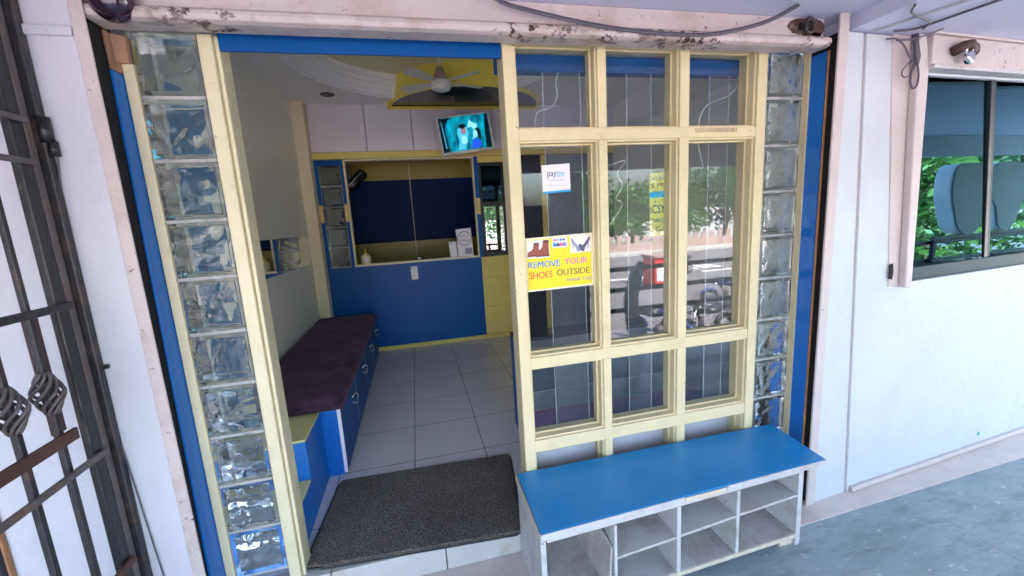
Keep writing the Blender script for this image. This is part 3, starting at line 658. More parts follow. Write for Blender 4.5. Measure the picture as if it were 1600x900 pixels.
struct('lower_ceiling', MB().add(vs, fsx), 'ceiling_paint')
prof = [(.10, 2.726), (.10, 2.712), (.088, 2.708), (.078, 2.722), (.066, 2.728), (.060, 2.752), (.044, 2.768), (.036, 2.80), (.018, 2.815), (.012, 2.845), (.0, 2.852), (.0, 2.90), (.10, 2.90)]
mb = MB(); nn = 96; pv = []; keep = [2 * math.pi * i / nn for i in range(nn)]
for a in keep:
    for r, z in prof:
        x, y = ringp(RI + r, a); pv.append((x, max(.11, y), z))
L = len(prof)
mb.add(pv, [(i * L + j, i * L + j + 1, ((i + 1) % nn) * L + j + 1, ((i + 1) % nn) * L + j) for i in range(nn) for j in range(L - 1)], None, False)
single('ceiling_cornice', mb, 'moulding_white', (CX, CY, 2.7), 'white curved plaster cornice ring on the shop ceiling', 'cornice')
dl = thing('downlight', (-.655, 2.66, 2.72), 'small round dark recessed downlight in the shop ceiling', 'downlight')
part('rim', MB().lathe([(.035, .003), (.062, .003), (.062, -.004), (.040, -.004)], (-.655, 2.66, 2.722), 24), 'gate_grey', dl)
part('reflector', MB().lathe([(.0, 0), (.040, 0), (.040, -.002), (.0, -.002)], (-.655, 2.66, 2.723), 20), 'black_metal', dl)
# yellow canopy over the counter
can = thing('ceiling_canopy', (.6, 2.7, 2.69), 'yellow curved drop canopy with glossy dark underside near the ceiling', 'canopy')
cxs, cys, cR = arc3((-.13, 2.98), (.669, 2.25), (1.45, 2.98))
na = 40
def canp(t, r=0):
    x = -.13 + 1.58 * t; a = math.asin(max(-1, min(1, (x - cxs) / cR))); return x, cys - math.sqrt(max(0, (cR + r) ** 2 - (x - cxs) ** 2))
mb = MB(); A = [canp(i / na) for i in range(na + 1)]
A = [(x, min(2.985, y)) for x, y in A]
mb.add([(x, y, 2.69) for x, y in A] + [(x, y, 2.90) for x, y in A], [(i, i + 1, na + 2 + i, na + 1 + i) for i in range(na)], None, True)
A2 = [(.6 + (x - .6) * .985, y + .018) for x, y in A]
mb.add([(x, y, 2.69) for x, y in A] + [(x, y, 2.69) for x, y in A2] + [(x, y, 2.72) for x, y in A2], [(i, i + 1, na + 2 + i, na + 1 + i) for i in range(na)] + [(na + 1 + i, na + 2 + i, 2 * na + 3 + i, 2 * na + 2 + i) for i in range(na)])
mb.box(-.13, 1.45, 2.962, 2.985, 2.675, 2.70)
mb.box(-.145, -.125, 2.90, 2.99, 2.675, 2.90)
part('fascia', mb, 'canopy_yellow', can)
part('underside', MB().prism([(x, y + .003, 2.705) for x, y in A2], (0, 0, .01)), 'dark_gloss', can)
# ceiling fan
FX, FY = .328, 2.0
fan = thing('ceiling_fan', (FX, FY, 2.60), 'small white ceiling fan with four short blades', 'ceiling fan')
part('rod', MB().tube([(FX, FY, 2.70), (FX, FY, 2.90)], .011, 10), 'fan_white', fan)
part('shroud', MB().lathe([(.02, .10), (.03, .09), (.05, .03), (.052, 0)], (FX, FY, 2.655), 20), 'fan_brown', fan)
part('motor', MB().lathe([(0, 0), (.045, .004), (.072, .016), (.082, .036), (.082, .072), (.07, .085), (.03, .09), (0, .09)], (FX, FY, 2.565), 28), 'fan_white', fan)
for ang in (225, 316, 20, 143):
    a = R(ang); d = Vector((math.cos(a), math.sin(a), 0)); s_ = Vector((-d.y, d.x, 0)); c = Vector((FX, FY, 2.635)); mb = MB()
    P = [(.07, .018), (.12, .024), (.16, .042), (.30, .050), (.365, .048), (.385, .030)]
    top = [c + d * r + s_ * w + Vector((0, 0, w * .2)) for r, w in P] + [c + d * r - s_ * w - Vector((0, 0, w * .2)) for r, w in P[::-1]]
    mb.prism(top, (0, 0, .004)); part('blade', mb, 'fan_white', fan)
# wall cabinets over the counter
for i, (a, b, lab) in enumerate(((-.925, -.388, 'lilac overhead cabinet next to the yellow corner post'), (-.384, .078, 'lilac overhead cabinet between the corner one and the television'), (.082, .56, 'lilac overhead cabinet behind the left side of the television'), (.564, 1.05, 'lilac overhead cabinet behind the right side of the television'), (1.054, 1.70, 'wide lilac overhead cabinet right of the television seen through glass'))):
    t = thing('overhead_cabinet', ((a + b) / 2, 3.05, 2.27), lab, 'cabinet', 'overhead cabinets')
    part('carcass', B(a, b, 3.022, 3.30, 2.272, 2.9), 'lilac_laminate', t); part('door', B(a + .002, b - .002, 3.0, 3.0215, 2.274, 2.74), 'lilac_laminate', t, .002)
# reception counter wall
rc = thing('reception_counter', (.1, 3.1, .12), 'blue reception counter wall with hatch opening and yellow trim', 'reception counter')
part('blue_panel', B(-.93, .722, 3.05, 3.10, .12, 1.086), 'blue_laminate', rc)
part('base_trim', MB().box(-.93, 1.04, 3.035, 3.0495, .121, .165), 'yellow_laminate', rc, .002)
part('side_post', MB().box(-.93, -.895, 3.05, 3.12, 1.087, 2.2).box(-.684, -.652, 3.05, 3.12, 1.087, 2.2).box(-.8949, -.6841, 3.05, 3.12, 2.145, 2.2), 'blue_laminate', rc)
for xa, xb in ((-.931, -.896), (-.684, -.653), (.712, .752), (1.045, 1.09)): part('yellow_accent', B(xa, xb, 3.046, 3.0499, 1.57, 1.75), 'yellow_laminate', rc)
part('hatch_trim', MB().box(-.65, -.632, 3.04, 3.13, 1.11, 2.2).box(.692, .706, 3.04, 3.13, 1.11, 2.2).box(-.652, .708, 3.035, 3.13, 1.0865, 1.108).box(-.652, .708, 3.04, 3.13, 2.185, 2.2), 'cream_paint', rc, .002)
part('hatch_post', B(.7085, .755, 3.05, 3.12, 1.087, 2.2), 'blue_laminate', rc); part('hatch_post', B(1.045, 1.095, 3.05, 3.12, .12, 2.2), 'blue_laminate', rc)
part('top_beam', B(-.93, 2.39, 3.02, 3.10, 2.203, 2.27), 'yellow_laminate', rc, .002)
mb = MB()
for z0, z1 in ((.166, .50), (.503, .84), (.843, 1.085)): mb.box(.7225, 1.0445, 3.05, 3.09, z0, z1)
part('yellow_panel', mb, 'yellow_laminate', rc, .001)
part('yellow_header', B(.7555, 1.0445, 3.05, 3.1, 2.135, 2.2), 'yellow_laminate', rc)
sw = part('side_window', MB().box(.756, .785, 3.055, 3.10, 1.087, 2.134).box(1.015, 1.044, 3.055, 3.10, 1.087, 2.134).box(.7851, 1.0149, 3.055, 3.10, 1.087, 1.135).box(.7851, 1.0149, 3.055, 3.10, 1.65, 1.70).box(.7851, 1.0149, 3.055, 3.10, 2.10, 2.134), 'black_metal', rc)
part('window_pane', MB().box(.7855, 1.0145, 3.075, 3.08, 1.136, 1.649), 'mirror_glass', rc); part('window_pane', MB().box(.7855, 1.0145, 3.075, 3.08, 1.701, 2.099), 'tinted_glass', rc)
part('desk_top', B(-.93, .70, 3.131, 3.62, 1.05, 1.075), 'dark_gloss', rc, .003)
part('corner_post', B(-1.039, -.9305, 2.90, 3.12, .12, 2.9), 'cream_paint', rc, .003)
block_column(-.8945, -.6845, 2.144, .2105, 5, 3.05, 'short column of five dark glass blocks in the blue counter wall', 1.08, 1.087)
# partition to the right of the counter, seen through the grid
pt = thing('inner_partition', (1.6, 3.1, .12), 'grey slate partition with dark doorway at the back, right of the counter', 'partition')
part('dark_door', B(1.25, 1.485, 3.07, 3.1, .12, 2.2), 'dark_gloss', pt); part('door_post', MB().box(1.0955, 1.249, 3.05, 3.1, .12, 2.2).box(1.486, 1.545, 3.05, 3.1, .12, 2.2), 'yellow_laminate', pt)
part('slate_panel', B(1.546, 2.395, 3.06, 3.1, .12, 2.2), 'slate_light', pt); part('upper_panel', B(1.7, 2.395, 3.06, 3.1, 2.271, 2.9), 'lilac_laminate', pt)
# low tiled wall behind the grid
tw = thing('low_tiled_wall', (1.4, .85, .12), 'low slate tiled wall with purple bottom course behind the grid window', 'tiled wall')
mb = MB(); mb.box(.565, 2.395, .803, .95, .12, .74, 'grout')
xs = [.565, .814, 1.04, 1.343, 1.516, 1.72, 1.933, 2.08, 2.395]
for i in range(len(xs) - 1):
    a, b = xs[i] + .002, xs[i + 1] - .002
    mb.box(a, b, .799, .8025, .125, .262, 'purple_tile'); mb.box(a, b, .799, .8025, .392, .735, 'slate_light' if i % 2 else 'slate_tile')
mb.box(.567, 2.393, .798, .8025, .267, .387, 'slate_light')
part('tiles', mb, None, tw)
part('coping', B(.555, 2.395, .785, .96, .7405, .765), 'dark_gloss', tw, .004); part('end_panel', B(.555, .5645, .80, .955, .12, .74), 'blue_laminate', tw)
# blue board on the left wall seen through the glass blocks
single('blue_wall_board', B(-1.039, -1.02, .12, .46, .60, 2.2), 'blue_top', (-1.03, .36, .6), 'tall blue board behind the left glass block column', 'board')
# mirror strip on left wall
mr = thing('wall_mirror', (-1.036, 2.2, 1.18), 'horizontal mirror strip fixed along the left inner wall', 'mirror')
part('glass', MB().hexa([(-1.0395, 1.25, 1.195), (-1.034, 1.25, 1.195), (-1.034, 2.86, 1.172), (-1.0395, 2.86, 1.172), (-1.0395, 1.25, 1.462), (-1.034, 1.25, 1.462), (-1.034, 2.86, 1.452), (-1.0395, 2.86, 1.452)]), 'mirror', mr)
for y in (1.9, 2.55, 2.84):
    for z in (1.19, 1.44): part('mirror_screw', MB().lathe([(.006, 0), (.006, .004), (0, .006)], (-1.034, y, z), 10, axis=(1, 0, 0)), 'black_metal', mr)
single('dado_rail', B(-1.0395, -1.036, .65, 1.245, 1.188, 1.193), 'grout', (-1.037, .95, 1.19), 'faint joint line in the left inner wall panelling', 'joint strip')
# storage bench
sb = thing('storage_bench', (-.75, 1.8, .12), 'long blue storage bench with dark purple velvet seat on the left', 'bench')
part('carcass', B(-1.035, -.515, .70, 2.95, .121, .548), 'blue_paint', sb, .002)
def cush(u, v):
    x = -1.035 + .565 * u; y = .635 + 2.17 * v
    e = min(u * .565, (1 - u) * .565, v * 2.17, (1 - v) * 2.17); k = min(1, e / .055)
    return (x, y, .575 + .048 * math.sqrt(max(0, 1 - (1 - k) ** 2)) + .006 * mnoise.noise(Vector((x * 5, y * 5, 0))))
mb = MB().grid(cush, 40, 120); mb.box(-1.035, -.47, .635, 2.805, .545, .575)
part('seat_cushion', mb, 'velvet', sb, 0)
for a, b in ((.705, 1.265), (1.27, 1.83), (1.835, 2.39), (2.395, 2.945)):
    d = part('door', B(-.5145, -.499, a, b, .135, .545), 'blue_laminate', sb, .002)
    yh = b - .13
    h = MB().tube([(-.499 + .028 * math.sin(math.pi * i / 10), yh - .045 + .09 * i / 10, .415 + .022 * math.sin(2 * math.pi * i / 10)) for i in range(11)], .006, 8)
    h.tube([(-.499 + .028 * math.sin(math.pi * i / 10), yh - .04 + .08 * i / 10, .385 - .02 * math.sin(2 * math.pi * i / 10)) for i in range(11)], .0045, 8)
    part('handle', h, 'chrome', d)
for yq in (1.2655, 1.8305, 2.3905): part('edge_strip', B(-.516, -.4987, yq, yq + .004, .135, .547), 'paper', sb)
part('edge_strip', B(-.516, -.4985, .6955, .7045, .135, .547), 'paper', sb)
# stepped shoe shelf at the bench end
ss = thing('stepped_shelf', (-.8, .4, .12), 'blue stepped shelf with yellow treads beside the doorway', 'shelf')
part('upper_block', B(-1.035, -.60, .372, .694, .121, .522), 'blue_paint', ss, .002); part('lower_block', B(-1.035, -.60, .108, .371, .121, .318), 'blue_paint', ss, .002)
part('tread', B(-1.034, -.599, .366, .694, .5225, .533), 'tread_yellow', ss, .002); part('tread', B(-1.034, -.599, .104, .365, .3185, .328), 'tread_yellow', ss, .002)
# television
tv = thing('television', (.597, 2.70, 2.371), 'wall mounted television tilted sideways showing a blue film scene', 'television', rot=(0, R(-6.3), 0))
def P0(name, mb, m, **k): return part(name, mb, m, tv, local=True, **k)
P0('bezel', MB().box(-.272, -.250, -.02, .025, -.188, .188).box(.250, .272, -.02, .025, -.186, .186).box(-.2499, .2499, -.02, .025, .168, .186).box(-.2499, .2499, -.02, .025, -.186, -.160), 'grey_plastic', bevel=.004)
P0('back_cover', MB().box(-.255, .255, .0255, .07, -.17, .17), 'black_plastic', bevel=.01)
P0('wall_bracket', MB().box(-.03, .03, .0705, .30, -.03, .03), 'black_metal')
scr = P0('screen', MB().box(-.2495, .2495, -.008, .02, -.1595, .1675), 'screen_scene')
def sp(pts, m, d=0):
    mb = MB(); poly(pts, -.0085 - d, .0005, None, mb); me = mb.mesh('screen_figure', m); fixn(me); o = bpy.data.objects.new('picture_shape', me); COL.objects.link(o); o.parent = scr
def el(cx, cz, rx, rz, m, d=0, n=14): sp([(cx + rx * math.cos(2 * math.pi * k / n), cz + rz * math.sin(2 * math.pi * k / n)) for k in range(n)], m, d)
sp([(-.249, -.159), (-.18, -.159), (-.20, .0), (-.19, .10), (-.13, .167), (-.249, .167)], 'screen_black')
sp([(.19, -.159), (.249, -.159), (.249, .167), (.215, .167), (.20, .02)], 'screen_black')
sp([(-.215, -.12), (-.207, -.12), (-.222, .13), (-.227, .13)], 'screen_cyan', .0006)
sp([(-.075, .05), (-.04, .075), (.02, .06), (.03, .0), (.0, -.09), (-.03, -.15), (-.10, -.15), (-.07, -.06), (-.085, .0)], 'screen_cyan', .0006)
sp([(-.05, -.02), (.0, -.02), (.01, -.08), (-.02, -.10), (-.05, -.09)], 'screen_white', .0012)
el(-.018, .035, .026, .04, 'screen_skin', .0018); el(-.022, .072, .034, .024, 'screen_black', .0024)
sp([(.04, .10), (.06, .13), (.08, .10), (.13, .08), (.12, .04), (.09, .03), (.06, .06), (.03, .05)], 'screen_white', .0006)
sp([(.04, -.11), (.07, -.06), (.13, -.07), (.15, -.12), (.11, -.15), (.05, -.15)], 'screen_blue', .0006)
el(.10, -.01, .026, .036, 'screen_white', .0012); sp([(.10, .04), (.13, .045), (.155, .01), (.155, -.05), (.13, -.08), (.12, -.04), (.118, .0)], 'screen_black', .0018)
sp([(.06, -.06), (.075, -.06), (.10, -.02), (.09, -.01)], 'screen_white', .0018)
# things on the hatch
bo = thing('soap_bottle', (-.535, 3.085, 1.108), 'cream pump bottle with yellow cap on the counter hatch', 'bottle')
part('body', MB().lathe([(0, 0), (.045, 0), (.05, .01), (.05, .075), (.04, .095), (.018, .105), (.018, .112), (0, .112)], (-.535, 3.085, 1.109), 24), 'bottle_cream', bo)
part('pump_cap', MB().lathe([(.02, 0), (.02, .018), (.008, .022), (.006, .055), (0, .057)], (-.535, 3.085, 1.2195), 16).tube([(-.535, 3.085, 1.268), (-.535, 3.05, 1.262)], .006, 8), 'bottle_yellow', bo)
part('badge', disc(-.53, 1.158, .022, 3.0365, 18, .002), 'paper', bo)
rs = thing('review_stand', (.55, 3.09, 1.108), 'white review stand with a circle and search company name at the hatch right end', 'counter sign')
part('board', poly([(.468, 1.109), (.640, 1.109), (.628, 1.425), (.455, 1.415)], 3.086, .006), 'paper', rs)
mb = MB(); nR = 40
for k in range(nR):
    a0, a1 = 2 * math.pi * k / nR, 2 * math.pi * (k + 1) / nR
    poly([(.548 + r * math.cos(a), 1.31 + r * math.sin(a)) for r, a in ((.074, a0), (.080, a0), (.080, a1), (.074, a1))], 3.0795, .0008, None, mb)
part('ring', mb, 'ink_navy', rs)
part('lettering', text_mb("Google", .490, .608, 1.268, 1.306, 3.0795, bold=.004), 'ink_grey', rs); part('lettering', text_mb("Review us", .498, .598, 1.334, 1.352, 3.0795), 'ink_grey', rs); part('lettering', text_mb("on", .54, .556, 1.316, 1.327, 3.0795), 'ink_grey', rs)
part('blue_label', poly([(.545, 1.130), (.630, 1.130), (.628, 1.20), (.545, 1.20)], 3.0795, .0008), 'pump_grey', rs)
qs = thing('payment_stand', (.415, 3.09, 1.108), 'small white payment stand beside the larger counter sign', 'counter sign')
part('board', poly([(.376, 1.109), (.456, 1.109), (.448, 1.283), (.366, 1.280)], 3.084, .005), 'paper', qs)
part('lettering', text_mb("pay", .376, .408, 1.252, 1.270, 3.0785, bold=0), 'ink_navy', qs); part('lettering', text_mb("tm", .410, .440, 1.256, 1.270, 3.0785, bold=0), 'ink_cyan', qs)
tg = thing('payment_tag', (-.038, 3.049, .89), 'white rounded payment tag hanging on the blue counter front', 'tag')
part('card', poly([(-.07, .895), (-.008, .895), (-.003, .90), (-.003, 1.035), (-.01, 1.042), (-.07, 1.042), (-.076, 1.035), (-.076, .90)], 3.0495, .003), 'paper', tg)
part('lettering', text_mb("pay", -.069, -.040, 1.010, 1.028, 3.046, bold=0), 'ink_navy', tg); part('lettering', text_mb("tm", -.037, -.011, 1.013, 1.028, 3.046, bold=0), 'ink_cyan', tg)
single('steel_cup', MB().lathe([(0, 0), (.03, 0), (.036, .05), (.033, .055), (0, .05)], (.03, 3.2, 1.0755), 18), 'chrome', (.03, 3.2, 1.0755), 'small shiny steel cup on the dark desk behind the hatch', 'cup')
lp = thing('tube_device', (-.56, 3.3, 1.95), 'black tubular device hanging at the upper left of the hatch', 'lamp')
part('tube', MB().tube([(-.66, 3.28, 1.92), (-.50, 3.42, 2.10)], .06, 16), 'black_plastic', lp); part('stripe', MB().tube([(-.66, 3.215, 1.935), (-.50, 3.355, 2.115)], .006, 6), 'grey_plastic', lp); part('bracket', B(-.655, -.62, 3.30, 3.36, 2.02, 2.199), 'black_metal', lp)
# back room cupboards, the room's shade put into their laminate colours
bc = thing('back_cupboard', (0, 4.3, 1.0), 'blue cupboard doors with yellow rails behind the hatch, shade in their colour', 'cupboard')
part('door', B(-1.03, .004, 4.30, 4.35, 1.27, 2.10), 'blue_laminate_shaded', bc); part('door', B(.012, 1.6, 4.30, 4.35, 1.27, 2.10), 'blue_laminate_shaded', bc)
part('centre_strip', B(.0045, .0115, 4.29, 4.35, 1.05, 2.3), 'cream_paint', bc)
part('rail', B(-1.03, 1.6, 4.305, 4.36, 1.0, 1.269), 'yellow_laminate_shaded', bc); part('rail', B(-1.03, 1.6, 4.305, 4.36, 2.101, 2.9), 'yellow_laminate_shaded', bc)

# ================================================================== RIGHT WINDOW
wn = thing('sliding_window', (3.4, .0, 1.08), 'dark tinted sliding window in the right white wall', 'window')
def wp(pts, off, depth, name, m, bevel=.003, parent=None): mb = MB(); wprism(mb, pts, off, depth); return part(name, mb, m, parent or wn, bevel)
wp([(2.318, 1.084), (2.318, 1.150), (4.55, 1.150), (4.55, 1.084)], -.012, .06, 'sill_frame', 'aluminium_teal')
wp([(2.30, 2.05), (2.30, 2.09), (4.55, 2.09), (4.55, 2.05)], -.02, .05, 'head_frame', 'aluminium_dark')
wp([(2.300, 1.151), (2.262, 2.049), (2.300, 2.049), (2.338, 1.151)], -.022, .04, 'side_frame', 'aluminium_dark')
wp([(3.000, 1.151), (2.866, 2.049), (2.893, 2.049), (3.030, 1.151)], -.012, .05, 'mullion', 'black_metal'); wp([(3.0305, 1.151), (2.8935, 2.049), (2.930, 2.049), (3.070, 1.151)], -.022, .03, 'mullion', 'aluminium_teal')
part('pane', MB().prism([(2.29, -.040, 1.14), (3.02, -.040, 1.14), (2.90, -.040, 2.06), (2.26, -.040, 2.06)], (0, .005, 0)), 'tinted_glass', wn)
part('pane', MB().prism([(3.03, .004, 1.14), (3.95, .004, 1.14), (3.95, .004, 2.06), (2.90, .004, 2.06)], (0, .005, 0)), 'tinted_glass', wn)
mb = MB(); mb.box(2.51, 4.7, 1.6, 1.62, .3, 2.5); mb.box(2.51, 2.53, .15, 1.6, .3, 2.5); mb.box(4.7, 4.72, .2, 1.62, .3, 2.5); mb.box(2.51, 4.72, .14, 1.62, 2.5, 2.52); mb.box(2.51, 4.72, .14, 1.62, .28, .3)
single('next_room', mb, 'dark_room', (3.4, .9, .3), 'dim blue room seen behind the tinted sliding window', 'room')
wsH = thing('window_shutter', (3.2, -.12, 1.06), 'pink rolling shutter housing and guide around the right window', 'shutter')
wp([(2.101, 2.20), (2.10, 2.2055), (2.278, 2.2055), (2.300, 2.09), (2.341, 1.063), (2.228, 1.075), (2.228, 1.10)], .006, .03, 'guide_rail', 'pink_clean', .006, wsH)
wp([(2.215, 2.2), (2.262, 2.2), (2.300, 2.07), (2.341, 1.063), (2.295, 1.068)], .040, .034, 'guide_lip', 'pink_clean', .006, wsH)
wp([(2.285, 2.076), (2.282, 2.194), (5, 2.194), (5, 2.076)], .055, .06, 'housing_panel', 'pink_paint', .004, wsH)
wp([(2.28, 2.196), (2.28, 2.206), (5, 2.206), (5, 2.196)], .064, .06, 'housing_edge', 'pink_clean', .002, wsH)
wp([(2.295, 2.058), (2.295, 2.075), (5, 2.075), (5, 2.058)], .062, .066, 'bottom_lip', 'rack_white', .004, wsH)
wp([(2.218, 1.115), (2.214, 1.185), (2.235, 1.19), (2.243, 1.15), (2.240, 1.11)], .0125, .004, 'rust_hole', 'black_slot', 0, wsH)
mb = MB().tube([(2.40, -.165, 2.125), (2.43, -.19, 2.145), (2.46, -.19, 2.15), (2.50, -.18, 2.13)], .021, 8)
mb.tube([(2.515 + .022 * math.cos(a), -.175, 2.137 + .022 * math.sin(a)) for a in [R(d) for d in range(0, 360, 30)]], .008, 8, closed=True)
part('shackle', mb, 'rust_metal', wsH)
pl = thing('padlock', (2.45, -.19, 2.09), 'silver padlock hanging from the right window shutter', 'padlock')
part('body', MB().lathe([(0, 0), (.022, 0), (.028, .006), (.028, .02), (.022, .026), (0, .026)], (2.455, -.18, 2.096), 20, axis=(.2, -1, 0)), 'chrome', pl, 0)
part('hook', MB().tube([(2.435, -.192, 2.11), (2.438, -.192, 2.145), (2.455, -.192, 2.156), (2.472, -.192, 2.145), (2.475, -.192, 2.11)], .006, 8), 'chrome', pl)

# ================================================================== CABLES
wire('flat_cable', [(.25, -.30, 2.259), (.33, -.16, 2.24), (.46, -.145, 2.212), (.755, -.145, 2.17), (1.08, -.148, 2.156), (1.26, -.15, 2.175), (1.42, -.16, 2.213), (1.52, -.20, 2.257)], .0085, 'cable_grey', 'thick grey cable sagging across the pink shutter housing', 'cable', 'porch cables', flat=.4)
wire('wall_cable', [(-.965, -.146, 1.80), (-.985, -.146, 1.60), (-.992, -.146, 1.35), (-.995, -.146, 1.08), (-.977, -.146, .811), (-.955, -.146, .45), (-.94, -.146, .2), (-.94, -.146, .006)], .0022, 'cable_grey', 'thin dark wire running down the left white pillar', 'cable')
wire('ceiling_cable', [(2.06, -.16, 2.20), (2.13, -.19, 2.199), (2.152, -.26, 2.2), (2.175, -.42, 2.2), (2.28, -1.0, 2.2)], .0045, 'cable_grey', 'dark cable crossing the soffit above the right window shutter', 'cable', 'porch cables')
wire('ceiling_cable', [(1.87, -.36, 2.2), (1.93, -.31, 2.199), (2.03, -.28, 2.198), (2.12, -.25, 2.198), (2.16, -.20, 2.196)], .004, 'cable_grey', 'short dark cable branching across the soffit batten', 'cable', 'porch cables')
wc = thing('cable_bundle', (2.19, -.15, 2.0), 'tangled bundle of dark wires looped on the right wall shutter guide', 'cable bundle')
part('tied_coil', MB().tube([(2.172, -.165, 2.19), (2.178, -.168, 2.15), (2.19, -.168, 2.10), (2.196, -.165, 2.07)], [.012, .011, .014, .010], 8), 'cable_grey', wc)
def loop(pts, r):
    P = [Vector(p) for p in pts]; Q = []
    for i in range(len(P) - 1):
        p0, p1, p2, p3 = P[max(i - 1, 0)], P[i], P[i + 1], P[min(i + 2, len(P) - 1)]
        for k in range(5):
            t = k / 5; Q.append(.5 * ((2 * p1) + (p2 - p0) * t + (2 * p0 - 5 * p1 + 4 * p2 - p3) * t * t + (3 * p1 - p0 - 3 * p2 + p3) * t ** 3))
    part('loop', MB().tube(Q + [P[-1]], r, 6), 'cable_grey', wc)
loop([(2.19, -.165, 2.09), (2.175, -.165, 2.05), (2.172, -.165, 2.0), (2.19, -.165, 1.972), (2.212, -.165, 1.985), (2.216, -.165, 2.03), (2.20, -.165, 2.08)], .004)
loop([(2.186, -.166, 2.10), (2.15, -.166, 2.075), (2.118, -.166, 2.04), (2.13, -.166, 2.018), (2.165, -.166, 2.026), (2.19, -.166, 2.07)], .003)
loop([(2.05, -.14, 2.178), (2.08, -.16, 2.17), (2.12, -.165, 2.14), (2.15, -.166, 2.10), (2.18, -.166, 2.08)], .0035)
loop([(2.08, -.16, 2.165), (2.16, -.18, 2.168), (2.22, -.19, 2.185), (2.26, -.21, 2.198)], .0035)

# ================================================================== LEFT GATE
gt = thing('iron_gate', (-1.0, -.3, .1), 'rusty black iron gate with twisted basket bars folded open at left', 'gate')
GX = -1.0
def bar(y0, z0, y1, z1, w, t, m, name='bar', x=GX):
    d = Vector((0, y1 - y0, z1 - z0)).normalized(); n = Vector((0, -d.z, d.y)) * w / 2
    a, b = Vector((x - t / 2, y0, z0)), Vector((x - t / 2, y1, z1))
    return part(name, MB().prism([a - n, b - n, b + n, a + n], (t, 0, 0)), m, gt, .003)
part('post', MB().hexa([(-1.02, -.165, .02), (-.982, -.165, .02), (-.982, -.1415, .02), (-1.02, -.1415, .02), (-1.02, -.168, 2.25), (-.975, -.168, 2.25), (-.975, -.1415, 2.25), (-1.02, -.1415, 2.25)]), 'gate_metal', gt, .004)
part('leaf_frame', MB().box(-1.018, -.995, -.196, -.1695, .2, 2.24), 'gate_grey', gt, .004)
part('leaf_frame', MB().box(-1.016, -.994, -.236, -.1965, .2, 2.24), 'black_metal', gt, .004)
part('top_rail', MB().box(-1.012, -.996, -.9, -.2505, 2.06, 2.09), 'gate_metal', gt, .003)
part('hinge', MB().lathe([(.016, 0), (.016, .07)], (-.978, -.155, 1.80), 12), 'black_metal', gt); part('hinge', MB().lathe([(.012, 0), (.012, .04)], (-.970, -.15, 1.765), 12), 'black_metal', gt); part('hinge', MB().lathe([(.016, 0), (.016, .06)], (-.975, -.155, .30), 12), 'black_metal', gt)
YB = [-.322, -.432, -.55, -.67, -.79]
for y in YB:
    bar(y, 1.335, y, 2.06, .014, .014, 'gate_metal'); bar(y, .15, y, 1.335, .016, .016, 'gate_metal')
for z, w, m in ((1.852, .016, 'gate_grey'), (1.742, .016, 'gate_grey'), (1.343, .022, 'gate_metal'), (.99, .034, 'rust_metal'), (.885, .020, 'gate_grey'), (.50, .026, 'rust_metal'), (.17, .026, 'rust_metal')):
    bar(-.9, z, -.198 if z != .99 else -.285, z, w, .012, m, 'rail', GX + .0145)
bar(-.298, 1.0, -.298, 1.336, .042, .010, 'rust_metal', 'lock_plate', GX - .016)
for y in YB[:4]:        # twisted basket
    mb = MB()
    for k in range(8):
        pts = []
        for i in range(15):
            t = i / 14; a = 2 * math.pi * (k / 8 + t * .55); r = .008 + .026 * (1 - abs(2 * t - 1)) ** .85
            pts.append((GX + r * math.cos(a), y + r * math.sin(a), 1.065 + .12 * t))
        mb.tube(pts, .0045, 5)
    part('basket', mb, 'gate_grey', gt)
# next shop's guide on far left
ng = thing('neighbour_shutter_guide', (-1.42, -.16, 0), 'rust streaked cream shutter guide beyond the iron gate', 'shutter guide')
part('guide_plate', B(-1.46, -1.355, -.165, -.1415, 0, .86), 'pink_clean', ng, .004); part('rust_streak', B(-1.354, -1.337, -.160, -.1415, 0, .86), 'rust_orange', ng, .004); part('slot', B(-2.2, -1.461, -.158, -.1415, 0, .86), 'black_slot', ng)

# ================================================================== PORCH RAILING, SIGNS AND STREET (seen as reflections)
rl = thing('porch_railing', (3, -2.5, 0), 'dark three bar railing along the porch outer edge', 'railing')
single('porch_pier', B(.82, 1.435, -2.56, -2.40, 0, 1.62), 'concrete_grey', (1.13, -2.48, 0), 'low grey pier beside the porch column', 'pier', bevel=.01)
for z in (.86, .62, .38): part('rail', B(1.73, 9, -2.52, -2.48, z - .025, z + .025), 'rail_dark', rl, .004)
for x in (1.80, 4.2, 6.6, 8.9): part('post', B(x - .025, x + .025, -2.475, -2.43, 0, .90), 'rail_dark', rl, .004)
cp = [(2.31, .0), (2.23, .30), (2.21, .55), (2.28, .80), (2.40, .96), (2.46, .90), (2.40, .76), (2.36, .55), (2.38, .3), (2.50, .0)]
single('curved_sign_post', MB().prism([(x, -2.40, z) for x, z in cp], (0, .08, 0)), 'sign_back', (2.36, -2.36, 0), 'dark curved fin standing by the porch railing', 'sign post', bevel=.01)
tooth = [(6.86, 1.80), (7.05, 1.86), (7.35, 1.84), (7.58, 1.78), (7.82, 1.85), (8.15, 1.86), (8.36, 1.74), (8.40, 1.50), (8.30, 1.25), (8.22, 1.02), (8.06, .93), (7.90, 1.02), (7.84, 1.22), (7.72, 1.36), (7.56, 1.36), (7.44, 1.22), (7.38, 1.02), (7.22, .93), (7.02, 1.0), (6.90, 1.25), (6.82, 1.52)]
tq = []
for i in range(len(tooth)):
    q0, q1, q2, q3 = [Vector(tooth[(i + k) % len(tooth)]) for k in (-1, 0, 1, 2)]
    for k in range(5):
        t = k / 5; tq.append(tuple(.5 * ((2 * q1) + (q2 - q0) * t + (2 * q0 - 5 * q1 + 4 * q2 - q3) * t * t + (3 * q1 - q0 - 3 * q2 + q3) * t ** 3)))
tooth = tq
ts = thing('tooth_sign', (7.6, -2.55, .92), 'large tooth shaped sign standing on the porch railing', 'sign')
